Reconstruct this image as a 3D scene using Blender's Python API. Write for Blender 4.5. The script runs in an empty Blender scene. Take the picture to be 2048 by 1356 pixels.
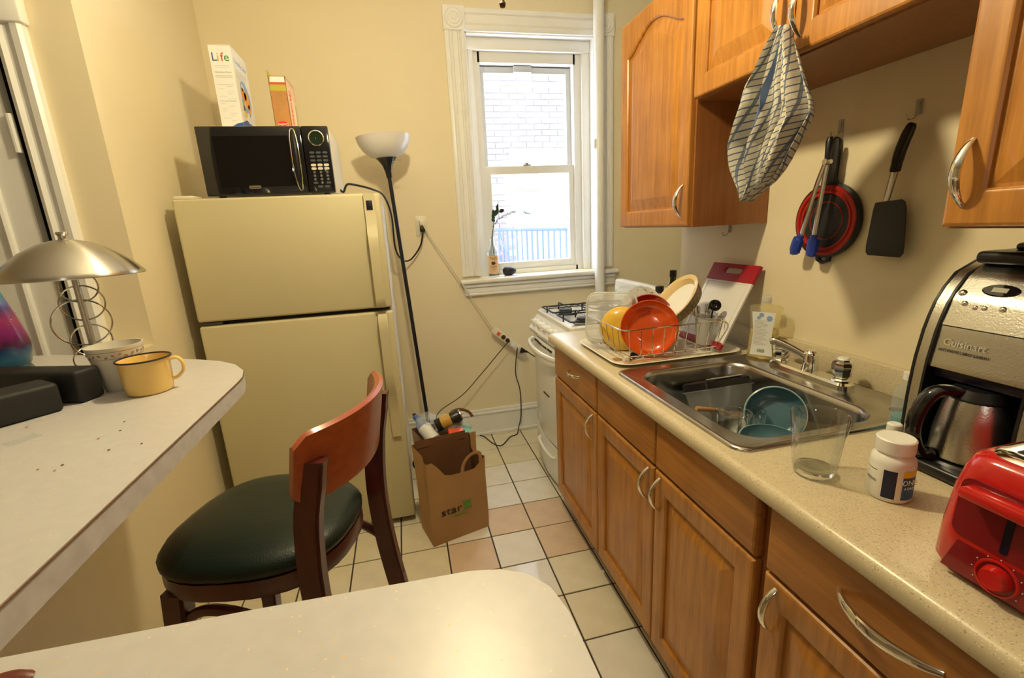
import bpy, bmesh, math, random
from mathutils import Vector as V, Matrix as MX
random.seed(7)
PI = math.pi
S = bpy.context.scene
C = S.collection

# ---------------------------------------------------------------- camera
CAM = V((0, 0, 1.37)); FPX = 923.6
YAW, PITCH, ROLL = 0.2216, 0.2429, -0.05106
_f = V((math.sin(YAW)*math.cos(PITCH), math.cos(YAW)*math.cos(PITCH), -math.sin(PITCH)))
_r0 = V((math.cos(YAW), -math.sin(YAW), 0)); _u0 = _r0.cross(_f)
_r = _r0*math.cos(ROLL) + _u0*math.sin(ROLL)
_u = -_r0*math.sin(ROLL) + _u0*math.cos(ROLL)
cd = bpy.data.cameras.new('camera'); cam = bpy.data.objects.new('camera', cd); C.objects.link(cam)
cd.sensor_width = 36; cd.lens = FPX/2048*36; cd.clip_start = 0.02; cd.clip_end = 100
m3 = MX((_r, _u, -_f)).transposed()
cam.matrix_world = MX.Translation(CAM) @ m3.to_4x4()
S.camera = cam
def at(x, y, ax, val):
    """point where the ray of a photograph pixel meets a plane the thing touches"""
    d = _f + _r*((x-1024)/FPX) - _u*((y-678)/FPX)
    i = 'XYZ'.index(ax); t = (val-CAM[i])/d[i]
    return CAM + d*t

# ---------------------------------------------------------------- world, exposure
W = bpy.data.worlds.new('sky'); S.world = W; W.use_nodes = True
bg = W.node_tree.nodes['Background']
bg.inputs[0].default_value = (0.80, 0.88, 1.0, 1); bg.inputs[1].default_value = 21.0
S.view_settings.view_transform = 'Standard'; S.view_settings.look = 'None'
S.view_settings.gamma = 1; S.view_settings.exposure = 0.12
S.view_settings.use_curve_mapping = False
LAMP_COL = (1.0, 0.84, 0.50); LAMP_POW = 46.0; ROOM_COL = (1.0, 0.93, 0.85); ROOM_POW = 6.0

# ---------------------------------------------------------------- materials
MATS = {}
def nt(name):
    m = bpy.data.materials.new(name); m.use_nodes = True
    n = m.node_tree.nodes; b = n['Principled BSDF']; MATS[name] = m
    return m, n, m.node_tree.links, b
def mat(name, col, rough=0.5, metal=0.0, trans=0.0, ior=1.45, bump=0.0, bscale=200, var=0.0, vscale=8, coat=0.0, emit=None, estr=0, alpha=1.0, spec=None, sss=0):
    m, n, l, b = nt(name)
    b.inputs['Base Color'].default_value = (*col, 1); b.inputs['Roughness'].default_value = rough
    b.inputs['Metallic'].default_value = metal; b.inputs['Transmission Weight'].default_value = trans
    b.inputs['IOR'].default_value = ior; b.inputs['Coat Weight'].default_value = coat; b.inputs['Alpha'].default_value = alpha
    if spec is not None: b.inputs['Specular IOR Level'].default_value = spec
    if emit: b.inputs['Emission Color'].default_value = (*emit, 1); b.inputs['Emission Strength'].default_value = estr
    if bump or var:
        tc = n.new('ShaderNodeTexCoord')
    if var:
        nz = n.new('ShaderNodeTexNoise'); nz.inputs['Scale'].default_value = vscale; nz.inputs['Detail'].default_value = 4
        l.new(tc.outputs['Object'], nz.inputs['Vector'])
        mp = n.new('ShaderNodeMapRange'); mp.inputs[1].default_value = .3; mp.inputs[2].default_value = .7
        mp.inputs[3].default_value = 1-var; mp.inputs[4].default_value = 1+var
        l.new(nz.outputs[0], mp.inputs[0])
        mu = n.new('ShaderNodeVectorMath'); mu.operation = 'SCALE'; mu.inputs[0].default_value = col
        l.new(mp.outputs[0], mu.inputs['Scale']); l.new(mu.outputs[0], b.inputs['Base Color'])
    if bump:
        nb = n.new('ShaderNodeTexNoise'); nb.inputs['Scale'].default_value = bscale; nb.inputs['Detail'].default_value = 3
        l.new(tc.outputs['Object'], nb.inputs['Vector'])
        bp = n.new('ShaderNodeBump'); bp.inputs['Strength'].default_value = bump; bp.inputs['Distance'].default_value = .002
        l.new(nb.outputs[0], bp.inputs['Height']); l.new(bp.outputs[0], b.inputs['Normal'])
    return m
def wood(name, dark, light, scale=(50, 50, 3), rough=.38, coat=.25):
    m, n, l, b = nt(name)
    tc = n.new('ShaderNodeTexCoord'); mp = n.new('ShaderNodeMapping'); mp.inputs['Scale'].default_value = scale
    l.new(tc.outputs['Object'], mp.inputs['Vector'])
    nz = n.new('ShaderNodeTexNoise'); nz.inputs['Scale'].default_value = 1.6; nz.inputs['Detail'].default_value = 6; nz.inputs['Roughness'].default_value = .6
    l.new(mp.outputs[0], nz.inputs['Vector'])
    n2 = n.new('ShaderNodeTexNoise'); n2.inputs['Scale'].default_value = 7; n2.inputs['Detail'].default_value = 2
    l.new(tc.outputs['Object'], n2.inputs['Vector'])
    ad = n.new('ShaderNodeMath'); ad.operation = 'MULTIPLY_ADD'; ad.inputs[1].default_value = .45
    l.new(n2.outputs[0], ad.inputs[0]); l.new(nz.outputs[0], ad.inputs[2])
    cr = n.new('ShaderNodeValToRGB'); cr.color_ramp.elements[0].position = .5; cr.color_ramp.elements[1].position = .92
    cr.color_ramp.elements[0].color = (*dark, 1); cr.color_ramp.elements[1].color = (*light, 1)
    l.new(ad.outputs[0], cr.inputs[0]); l.new(cr.outputs[0], b.inputs['Base Color'])
    b.inputs['Roughness'].default_value = rough; b.inputs['Coat Weight'].default_value = coat; b.inputs['Coat Roughness'].default_value = .25
    bp = n.new('ShaderNodeBump'); bp.inputs['Strength'].default_value = .12; bp.inputs['Distance'].default_value = .001
    l.new(nz.outputs[0], bp.inputs['Height']); l.new(bp.outputs[0], b.inputs['Normal'])
    return m
def speckle(name, base, specks, scale=120, rough=.4, thr=.16):
    """laminate with small flecks: list of (colour, scale, threshold)"""
    m, n, l, b = nt(name)
    tc = n.new('ShaderNodeTexCoord'); prev = None
    nz = n.new('ShaderNodeTexNoise'); nz.inputs['Scale'].default_value = 60; nz.inputs['Detail'].default_value = 5
    l.new(tc.outputs['Object'], nz.inputs['Vector'])
    mx0 = n.new('ShaderNodeMix'); mx0.data_type = 'RGBA'
    mx0.inputs[6].default_value = (*[c*.9 for c in base], 1); mx0.inputs[7].default_value = (*[min(1, c*1.06) for c in base], 1)
    l.new(nz.outputs[0], mx0.inputs[0]); prev = mx0.outputs[2]
    for col, sc, th in specks:
        vo = n.new('ShaderNodeTexVoronoi'); vo.inputs['Scale'].default_value = sc
        l.new(tc.outputs['Object'], vo.inputs['Vector'])
        lt = n.new('ShaderNodeMath'); lt.operation = 'LESS_THAN'; lt.inputs[1].default_value = th
        l.new(vo.outputs['Distance'], lt.inputs[0])
        sx = n.new('ShaderNodeSeparateColor'); l.new(vo.outputs['Color'], sx.inputs[0])
        g = n.new('ShaderNodeMath'); g.operation = 'GREATER_THAN'; g.inputs[1].default_value = .55; l.new(sx.outputs[0], g.inputs[0])
        mu = n.new('ShaderNodeMath'); mu.operation = 'MULTIPLY'; l.new(lt.outputs[0], mu.inputs[0]); l.new(g.outputs[0], mu.inputs[1])
        mx = n.new('ShaderNodeMix'); mx.data_type = 'RGBA'; mx.inputs[7].default_value = (*col, 1)
        l.new(mu.outputs[0], mx.inputs[0]); l.new(prev, mx.inputs[6]); prev = mx.outputs[2]
    l.new(prev, b.inputs['Base Color']); b.inputs['Roughness'].default_value = rough
    return m
def glass(name, col=(1, 1, 1), rough=0.0, ior=1.45):
    m = mat(name, col, rough, trans=1.0, ior=ior); return m
def thin(name, col=(.9, .95, 1), alpha=.25, rough=.1):
    """thin clear plastic or window pane: mostly transparent with a sharp gloss"""
    m, n, l, b = nt(name); out = n['Material Output']
    tr = n.new('ShaderNodeBsdfTransparent'); tr.inputs[0].default_value = (*[min(1, c) for c in col], 1)
    b.inputs['Base Color'].default_value = (*col, 1); b.inputs['Roughness'].default_value = rough
    mx = n.new('ShaderNodeMixShader'); mx.inputs[0].default_value = alpha
    l.new(tr.outputs[0], mx.inputs[1]); l.new(b.outputs[0], mx.inputs[2]); l.new(mx.outputs[0], out.inputs[0])
    return m

def thin_glass(name, tint=(.95, .97, .96)):
    m, n, l, b = nt(name); out = n['Material Output']
    tr = n.new('ShaderNodeBsdfTransparent'); tr.inputs[0].default_value = (*tint, 1)
    gl = n.new('ShaderNodeBsdfGlossy'); gl.inputs['Roughness'].default_value = .02
    lw = n.new('ShaderNodeLayerWeight'); pw = n.new('ShaderNodeMath'); pw.operation = 'POWER'; pw.inputs[1].default_value = 3
    fr_ = n.new('ShaderNodeMath'); fr_.operation = 'MULTIPLY_ADD'; fr_.inputs[1].default_value = .85; fr_.inputs[2].default_value = .07
    l.new(lw.outputs['Facing'], pw.inputs[0]); l.new(pw.outputs[0], fr_.inputs[0])
    mx = n.new('ShaderNodeMixShader'); l.new(fr_.outputs[0], mx.inputs[0]); l.new(tr.outputs[0], mx.inputs[1]); l.new(gl.outputs[0], mx.inputs[2]); l.new(mx.outputs[0], out.inputs[0])
    return m
thin_glass('thin_glass', (.965, .98, .97)); thin_glass('thin_bottle', (.95, .97, .97))
mat('paint', (.80, .705, .49), .55, bump=.10, bscale=90, var=.02, vscale=2)
mat('paint_grey', (.78, .73, .62), .6, bump=.10, bscale=90)
mat('ceiling_paint', (.86, .84, .78), .7)
mat('trim_white', (.84, .84, .82), .32, bump=.25, bscale=35, var=.02, vscale=10)
mat('vinyl_white', (.80, .80, .78), .4)
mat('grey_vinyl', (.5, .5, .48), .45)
mat('grout', (.05, .038, .028), .8)
mat('tile_cream', (.72, .66, .50), .12, var=.05, vscale=14, coat=.5)
mat('tile_tan', (.66, .50, .36), .12, var=.06, vscale=14, coat=.5)
mat('tile_pale', (.76, .72, .63), .10, var=.05, vscale=14, coat=.5)
mat('floor_wood', (.30, .17, .08), .4, var=.15)
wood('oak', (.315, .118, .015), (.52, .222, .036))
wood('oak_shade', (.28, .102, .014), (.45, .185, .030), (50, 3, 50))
wood('oak_side', (.24, .085, .022), (.33, .125, .035))
wood('cherry', (.060, .010, .008), (.105, .018, .011), (40, 40, 4), .3, .4)
wood('cherry_light', (.30, .055, .014), (.42, .09, .025), (20, 20, 30), .28, .5)
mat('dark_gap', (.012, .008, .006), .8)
speckle('laminate', (.565, .55, .55), [((.76, .50, .26), 90, .10), ((.66, .52, .36), 170, .13), ((.9, .66, .38), 120, .10)], rough=.35)
speckle('counter', (.63, .54, .36), [((.40, .32, .2), 260, .3), ((.75, .68, .5), 330, .3), ((.40, .33, .22), 150, .15)], rough=.28)
mat('lam_edge', (.54, .53, .54), .45, var=.1, vscale=40)
mat('fridge', (.58, .52, .32), .42, bump=.18, bscale=600)
mat('fridge_side', (.76, .74, .66), .5)
mat('gasket', (.05, .045, .04), .6)
mat('black_plastic', (.010, .010, .012), .32)
mat('black_gloss', (.006, .006, .008), .08, coat=.4)
mat('black_glass', (.004, .004, .005), .05)
mat('black_soft', (.014, .014, .015), .6)
mat('slate', (.018, .020, .022), .5)
mat('chrome', (.82, .82, .80), .08, metal=1)
mat('nickel', (.62, .60, .55), .22, metal=1)
mat('brushed', (.56, .55, .52), .27, metal=1, bump=.15, bscale=300)
mat('steel', (.48, .47, .45), .24, metal=1, var=.06, vscale=20)
mat('white_enamel', (.83, .83, .80), .12, coat=.4)
mat('white_plastic', (.82, .81, .77), .35)
mat('cream_plastic', (.76, .70, .55), .4)
mat('almond', (.74, .69, .55), .4)
mat('green_leather', (.006, .015, .012), .36, bump=.3, bscale=350)
mat('opal', (.82, .80, .78), .35, trans=.25)
mat('pole_black', (.008, .008, .010), .25)
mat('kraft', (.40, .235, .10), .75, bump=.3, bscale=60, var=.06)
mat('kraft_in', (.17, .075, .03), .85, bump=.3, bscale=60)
mat('cord_black', (.008, .008, .008), .45)
mat('cord_brown', (.055, .035, .018), .5)
mat('cord_white', (.62, .58, .47), .5)
mat('iron', (.012, .012, .013), .5)
mat('iron_out', (.03, .05, .14), .6)
glass('clear_glass', (.98, 1, .99)); glass('green_glass', (.05, .07, .01)); glass('clear_bottle', (.96, .98, .97))
thin('pane', (.97, .985, 1), .06, .02)
thin('film', (.88, .91, .92), .20, .12); thin('frost', (.86, .87, .85), .42, .3); thin('film_blue', (.72, .80, .95), .35, .1)
thin('soap_film', (.95, .92, .76), .14, .1)
mat('soap_liquid', (.95, .85, .48), .05, trans=.95, ior=1.33)
mat('red_glaze', (.90, .15, .025), .1, trans=.45, coat=.3)
mat('red_glaze_dark', (.42, .02, .012), .12, coat=.4)
mat('amber_glaze', (.72, .45, .06), .14, coat=.5)
mat('enamel_yellow', (.80, .55, .17), .22, coat=.4)
mat('rim_black', (.02, .015, .012), .4)
mat('cup_white', (.68, .65, .56), .3)
mat('ceramic', (.82, .79, .70), .15, coat=.4)
mat('ceramic_white', (.88, .88, .86), .12, coat=.4)
mat('cream_glaze', (.80, .62, .32), .15, coat=.3)
wood('basketry', (.12, .08, .03), (.42, .32, .16), (120, 120, 5), .5, .1)
mat('teal', (.075, .17, .22), .25, coat=.3)
mat('teal_rim', (.42, .55, .56), .3)
mat('tray_white', (.78, .73, .60), .3, var=.06, vscale=18)
mat('stain_pink', (.62, .36, .22), .5, var=.15, vscale=60)
mat('board_white', (.79, .77, .73), .4)
mat('red_plastic', (.36, .012, .022), .35)
mat('red_silicone', (.42, .018, .012), .4)
mat('blue_silicone', (.008, .035, .30), .4)
mat('toaster_red', (.52, .012, .010), .18, coat=.5)
mat('toaster_dark', (.20, .006, .012), .22, coat=.4)
mat('purple_black', (.006, .003, .016), .25)
mat('label_white', (.80, .80, .78), .5)
mat('label_navy', (.006, .010, .05), .35)
mat('label_blue', (.03, .12, .30), .4, var=.5, vscale=60)
mat('label_yellow', (.80, .62, .02), .4)
mat('label_tan', (.72, .48, .27), .5)
mat('label_black', (.02, .02, .02), .5)
mat('print_grey', (.36, .36, .34), .6)
mat('print_pale', (.62, .66, .72), .6)
mat('card_white', (.80, .80, .78), .5)
mat('card_cream', (.78, .74, .66), .5)
mat('print_blue', (.03, .10, .38), .5); mat('print_skyblue', (.26, .40, .66), .5); mat('print_green', (.03, .25, .07), .5)
mat('print_red', (.62, .03, .02), .5); mat('print_orange', (.85, .32, .03), .5); mat('print_yellow', (.85, .60, .04), .5)
mat('box_brown', (.50, .235, .07), .5, var=.12, vscale=20); mat('box_peach', (.80, .50, .30), .45, var=.08, vscale=20)
mat('box_olive', (.48, .42, .06), .5)
mat('box_wheat', (.84, .62, .34), .5)
mat('foil', (.6, .6, .62), .25, metal=1)
mat('leaf_green', (.02, .055, .015), .5); mat('leaf_dry', (.03, .02, .015), .6)
mat('stem', (.06, .07, .03), .6)
mat('avocado', (.012, .010, .014), .45, bump=1.0, bscale=130)
mat('button_grey', (.06, .07, .08), .4); mat('button_cream', (.62, .58, .46), .4)
mat('lcd', (.01, .02, .01), .2); mat('lcd_on', (.05, .6, .1), .3, emit=(.2, 1, .25), estr=.8)
mat('lcd_pale', (.45, .44, .36), .3)
mat('bulb', (1, 1, 1), .5, emit=LAMP_COL, estr=1)
mat('star_green', (.06, .33, .03), .5)
mat('can_black', (.02, .018, .015), .3); mat('can_gold', (.55, .33, .06), .35)
mat('orange_red', (.75, .10, .04), .4); mat('mint', (.15, .45, .33), .4)
mat('bottle_blue', (.05, .12, .45), .4)
mat('mould', (.35, .18, .08), .5)
mat('spoon_wood', (.48, .25, .10), .5)
mat('brick_pale', (.075, .062, .059), .9, var=.12, vscale=1.5)
mat('mortar', (.13, .127, .124), .95)
mat('dusk_pane', (.05, .062, .07), .2)
mat('pinkish', (.62, .46, .48), .8)
mat('brown_red', (.14, .03, .02), .4)
mat('crumb', (.55, .22, .06), .7); mat('crumb_dark', (.14, .07, .03), .7)
mat('dark_brown', (.07, .03, .012), .6)  # even dark brown for small fittings, print and bag parts
mat('teal_soap', (.02, .30, .38), .3)
mat('silver_plastic', (.55, .55, .53), .3, metal=.5)
def spun():
    m, n, l, b = nt('spun_metal'); b.inputs['Base Color'].default_value = (.60, .58, .54, 1); b.inputs['Metallic'].default_value = 1; b.inputs['Roughness'].default_value = .28
    b.inputs['Anisotropic'].default_value = .85; b.inputs['Anisotropic Rotation'].default_value = .25
    tg_ = n.new('ShaderNodeTangent'); tg_.direction_type = 'RADIAL'; tg_.axis = 'Z'; l.new(tg_.outputs[0], b.inputs['Tangent'])
spun()
# galaxy print: cloudy teal, magenta and violet, changing with height
def galaxy():
    m, n, l, b = nt('galaxy'); tc = n.new('ShaderNodeTexCoord')
    nz = n.new('ShaderNodeTexNoise'); nz.inputs['Scale'].default_value = 14; nz.inputs['Detail'].default_value = 5
    l.new(tc.outputs['Object'], nz.inputs['Vector'])
    sx = n.new('ShaderNodeSeparateXYZ'); l.new(tc.outputs['Object'], sx.inputs[0])
    ma = n.new('ShaderNodeMath'); ma.operation = 'MULTIPLY_ADD'; ma.inputs[1].default_value = 3.6
    l.new(sx.outputs[2], ma.inputs[0])
    sb = n.new('ShaderNodeMath'); sb.operation = 'MULTIPLY_ADD'; sb.inputs[1].default_value = .16; sb.inputs[2].default_value = -.08
    l.new(nz.outputs[0], sb.inputs[0]); l.new(sb.outputs[0], ma.inputs[2])
    r = n.new('ShaderNodeValToRGB'); e = r.color_ramp.elements
    stops = [(0, (.10, .06, .38)), (.07, (.30, .42, .55)), (.13, (.02, .14, .22)), (.22, (.05, .26, .50)), (.30, (.03, .12, .36)), (.33, (.13, .01, .12)), (.42, (.42, .02, .36)), (.55, (.62, .06, .30)), (.66, (.12, .07, .36)), (.76, (.0, .20, .26)), (1, (.01, .08, .13))]
    e[0].position, e[0].color = stops[0][0], (*stops[0][1], 1); e[1].position, e[1].color = stops[-1][0], (*stops[-1][1], 1)
    for p, c in stops[1:-1]:
        q = e.new(p); q.color = (*c, 1)
    l.new(ma.outputs[0], r.inputs[0]); l.new(r.outputs[0], b.inputs['Base Color'])
    b.inputs['Roughness'].default_value = .25; b.inputs['Coat Weight'].default_value = .4
galaxy()
# woven towel: cream with blue checks, laid out on the cloth's own UVs
def towel_mat():
    m, n, l, b = nt('towel_cloth'); uv = n.new('ShaderNodeUVMap'); uv.uv_map = 'UVMap'
    sx = n.new('ShaderNodeSeparateXYZ'); l.new(uv.outputs[0], sx.inputs[0])
    def stripe(out, freq, width, off=0):
        a = n.new('ShaderNodeMath'); a.operation = 'MULTIPLY_ADD'; a.inputs[1].default_value = freq; a.inputs[2].default_value = off
        l.new(out, a.inputs[0]); f = n.new('ShaderNodeMath'); f.operation = 'FRACT'; l.new(a.outputs[0], f.inputs[0])
        lt = n.new('ShaderNodeMath'); lt.operation = 'LESS_THAN'; lt.inputs[1].default_value = width; l.new(f.outputs[0], lt.inputs[0]); return lt.outputs[0]
    prev = None
    base = (.58, .545, .45)
    for s, col in ((stripe(sx.outputs[0], 17, .20), (.17, .19, .24)), (stripe(sx.outputs[1], 26, .20), (.09, .12, .20)), (stripe(sx.outputs[0], 1.35, .055, .22), (.07, .11, .22))):
        mx = n.new('ShaderNodeMix'); mx.data_type = 'RGBA'; mx.inputs[7].default_value = (*col, 1); l.new(s, mx.inputs[0])
        if prev: l.new(prev, mx.inputs[6])
        else: mx.inputs[6].default_value = (*base, 1)
        prev = mx.outputs[2]
    l.new(prev, b.inputs['Base Color']); b.inputs['Roughness'].default_value = .9
    nz = n.new('ShaderNodeTexNoise'); nz.inputs['Scale'].default_value = 300; tc = n.new('ShaderNodeTexCoord'); l.new(tc.outputs['Object'], nz.inputs['Vector'])
    bp = n.new('ShaderNodeBump'); bp.inputs['Strength'].default_value = .4; bp.inputs['Distance'].default_value = .002
    l.new(nz.outputs[0], bp.inputs['Height']); l.new(bp.outputs[0], b.inputs['Normal'])
towel_mat()

# ---------------------------------------------------------------- mesh helpers
I4 = MX.Identity(4)
def T(x, y, z): return MX.Translation((x, y, z))
def R(a, ax): return MX.Rotation(a, 4, ax)
def NB(): return bmesh.new()
def put(bm, tmp, m=None):
    me = bpy.data.meshes.new('tmp'); tmp.to_mesh(me); tmp.free()
    if m is not None: me.transform(m)
    bm.from_mesh(me); bpy.data.meshes.remove(me)
def bx(bm, a, b, bev=0, seg=2, m=None):
    t = bmesh.new(); bmesh.ops.create_cube(t, size=1)
    lo = [min(p, q) for p, q in zip(a, b)]; hi = [max(p, q) for p, q in zip(a, b)]
    for v in t.verts: v.co = V([lo[i] + (v.co[i]+.5)*(hi[i]-lo[i]) for i in range(3)])
    if bev: bmesh.ops.bevel(t, geom=list(t.edges), offset=bev, segments=seg, affect='EDGES', profile=.5)
    put(bm, t, m); return bm
def box(a, b, bev=0, seg=2, m=None): return bx(NB(), a, b, bev, seg, m)
def lathe(bm, prof, seg=32, m=None, sx=1, sy=1):
    t = bmesh.new(); rings = []
    for r, z in prof:
        if r <= 1e-6: rings.append([t.verts.new((0, 0, z))])
        else: rings.append([t.verts.new((r*math.cos(2*PI*i/seg)*sx, r*math.sin(2*PI*i/seg)*sy, z)) for i in range(seg)])
    for a, b in zip(rings, rings[1:]):
        for i in range(seg):
            j = (i+1) % seg
            if len(a) == 1 and len(b) == 1: continue
            if len(a) == 1: t.faces.new((a[0], b[i], b[j]))
            elif len(b) == 1: t.faces.new((a[i], b[0], a[j]))
            else: t.faces.new((a[i], b[i], b[j], a[j]))
    bmesh.ops.recalc_face_normals(t, faces=t.faces)
    put(bm, t, m); return bm
def arc_patch(bm, r, z0, z1, a0, a1, n=10, m=None):
    """curved label on a cylinder"""
    t = bmesh.new(); A = []; B_ = []
    for i in range(n+1):
        a = a0+(a1-a0)*i/n
        A.append(t.verts.new((r*math.cos(a), r*math.sin(a), z0))); B_.append(t.verts.new((r*math.cos(a), r*math.sin(a), z1)))
    for i in range(n): t.faces.new((A[i], A[i+1], B_[i+1], B_[i]))
    put(bm, t, m); return bm
def cr(pts, n=6, closed=False):
    """smooth curve through points"""
    P = [V(p) for p in pts]; out = []; k = len(P)
    for i in range(k if closed else k-1):
        p0, p1, p2, p3 = (P[(i-1) % k], P[i], P[(i+1) % k], P[(i+2) % k]) if closed else (P[max(i-1, 0)], P[i], P[i+1], P[min(i+2, k-1)])
        for j in range(n):
            t = j/n
            out.append(.5*((2*p1)+(-p0+p2)*t+(2*p0-5*p1+4*p2-p3)*t*t+(-p0+3*p1-3*p2+p3)*t**3))
    if not closed: out.append(P[-1])
    return out
def tube(bm, pts, r, seg=8, closed=False, m=None, flat=1.0, up=None):
    """sweep a round (or flattened) section; r is a number or a list"""
    P = [V(p) for p in pts]; k = len(P); t = bmesh.new(); rings = []
    rr = r if isinstance(r, (list, tuple)) else [r]*k
    nrm = None
    for i in range(k):
        a = P[(i-1) % k] if (closed or i > 0) else P[i]; b = P[(i+1) % k] if (closed or i < k-1) else P[i]
        d = (b-a); d = d.normalized() if d.length > 1e-9 else V((0, 0, 1))
        if nrm is None:
            u0 = V(up) if up else (V((0, 0, 1)) if abs(d.z) < .9 else V((1, 0, 0)))
            nrm = (u0-d*u0.dot(d)).normalized()
        else:
            nrm = (nrm-d*nrm.dot(d)).normalized()
        bi = d.cross(nrm)
        rings.append([t.verts.new(P[i]+nrm*(rr[i]*math.cos(2*PI*j/seg))+bi*(rr[i]*flat*math.sin(2*PI*j/seg))) for j in range(seg)])
    for i in range(k if closed else k-1):
        a, b = rings[i], rings[(i+1) % k]
        for j in range(seg): t.faces.new((a[j], a[(j+1) % seg], b[(j+1) % seg], b[j]))
    if not closed:
        t.faces.new(rings[0][::-1]); t.faces.new(rings[-1])
    bmesh.ops.recalc_face_normals(t, faces=t.faces)
    put(bm, t, m); return bm
def prism(bm, outline, z0, z1, m=None, bev=0, seg=2):
    """outline in xy extruded in z"""
    t = bmesh.new(); A = [t.verts.new((x, y, z0)) for x, y in outline]; f = t.faces.new(A)
    r = bmesh.ops.extrude_face_region(t, geom=[f])
    for v in r['geom']:
        if isinstance(v, bmesh.types.BMVert): v.co.z = z1
    bmesh.ops.recalc_face_normals(t, faces=t.faces)
    if bev:
        ed = [e for e in t.edges if abs(e.verts[0].co.z-e.verts[1].co.z) < 1e-6]
        bmesh.ops.bevel(t, geom=ed, offset=bev, segments=seg, affect='EDGES', profile=.5)
    put(bm, t, m); return bm
def rrect(x0, y0, x1, y1, r, n=6):
    o = []
    for cx, cy, a0 in ((x1-r, y1-r, 0), (x0+r, y1-r, PI/2), (x0+r, y0+r, PI), (x1-r, y0+r, 1.5*PI)):
        for i in range(n+1):
            a = a0+PI/2*i/n; o.append((cx+r*math.cos(a), cy+r*math.sin(a)))
    return o
def loft(bm, loops, cap0=True, cap1=True, m=None):
    """skin closed loops with equal point counts"""
    t = bmesh.new(); L = [[t.verts.new(p) for p in lp] for lp in loops]; k = len(L[0])
    for a, b in zip(L, L[1:]):
        for i in range(k): t.faces.new((a[i], a[(i+1) % k], b[(i+1) % k], b[i]))
    if cap0: t.faces.new(L[0][::-1])
    if cap1: t.faces.new(L[-1])
    bmesh.ops.recalc_face_normals(t, faces=t.faces)
    put(bm, t, m); return bm
def sheet(bm, rows, m=None, thick=0):
    t = bmesh.new(); L = [[t.verts.new(p) for p in r] for r in rows]
    for a, b in zip(L, L[1:]):
        for i in range(len(a)-1): t.faces.new((a[i], a[i+1], b[i+1], b[i]))
    if thick:
        bmesh.ops.recalc_face_normals(t, faces=t.faces)
        bmesh.ops.solidify(t, geom=list(t.faces), thickness=thick)
    put(bm, t, m); return bm
def sphere(bm, r, m=None, seg=16):
    t = bmesh.new(); bmesh.ops.create_uvsphere(t, u_segments=seg, v_segments=seg//2+2, radius=r); put(bm, t, m); return bm
FRAME = {}
def frame(o): return FRAME.get(o.name, I4)
def obj(name, bm, material, parent=None, M=None, world=False, smooth=True, angle=35):
    """one mesh object; world=True: the mesh is in world space and is brought into the parent's frame"""
    me = bpy.data.meshes.new(name)
    bm.to_mesh(me); bm.free()
    o = bpy.data.objects.new(name, me); C.objects.link(o)
    me.materials.append(MATS[material])
    if smooth:
        me.shade_smooth(); me.set_sharp_from_angle(angle=math.radians(angle))
    W_ = I4
    if parent is not None:
        o.parent = parent; W_ = frame(parent)
        if world: me.transform(W_.inverted())
    if M is not None:
        if parent is None and world: me.transform(M.inverted())
        o.matrix_basis = M; W_ = W_ @ M
    FRAME[o.name] = W_
    return o
def tag(o, label, cat, group=None, kind=None):
    o['label'] = label; o['category'] = cat
    if group: o['group'] = group
    if kind: o['kind'] = kind
    return o
def thing(name, label, cat, loc=(0, 0, 0), rz=0, group=None, M=None):
    o = bpy.data.objects.new(name, None); C.objects.link(o); o.empty_display_size = .05
    m = M if M is not None else T(*loc) @ R(rz, 'Z'); o.matrix_basis = m; FRAME[o.name] = m
    return tag(o, label, cat, group)
def struct(name, bm=None, material=None, loc=(0, 0, 0), label=None, cat=None, smooth=False):
    if bm is None:
        o = bpy.data.objects.new(name, None); C.objects.link(o); o.matrix_basis = T(*loc); FRAME[o.name] = T(*loc)
    else: o = obj(name, bm, material, M=T(*loc), world=True, smooth=smooth)
    o['kind'] = 'structure'
    if label: o['label'] = label
    if cat: o['category'] = cat
    return o
def text(name, s, size, material, parent, M, extrude=.0004, width=None):
    """flat lettering, M maps the text plane (x right, y up) into the parent's frame"""
    cu = bpy.data.curves.new('t', 'FONT'); cu.body = s; cu.size = size; cu.extrude = extrude; cu.align_x = 'CENTER'; cu.align_y = 'CENTER'; cu.resolution_u = 3
    ob = bpy.data.objects.new('t', cu); C.objects.link(ob)
    me = bpy.data.meshes.new_from_object(ob)
    bpy.data.objects.remove(ob); bpy.data.curves.remove(cu)
    if width:
        xs = [v.co.x for v in me.vertices]; w = max(xs)-min(xs)
        me.transform(MX.Diagonal((width/w, 1, 1, 1)))
    me.name = name; me.materials.clear(); me.materials.append(MATS[material])
    o = bpy.data.objects.new(name, me); C.objects.link(o); o.parent = parent; o.matrix_basis = M
    return o
def axes(o, x, y, z):
    """matrix from origin and the three axis directions"""
    m = MX((V(x), V(y), V(z))).transposed().to_4x4(); m.translation = V(o); return m
def kid(parent, src, M):
    c = src.copy(); C.objects.link(c); c.parent = parent; c.matrix_basis = M; return c

# ================================================================ ROOM
YB = 2.88; XR = 1.23; XL = -.87; ZC = 2.75; YE = 1.89; XA = 2.15
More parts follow.
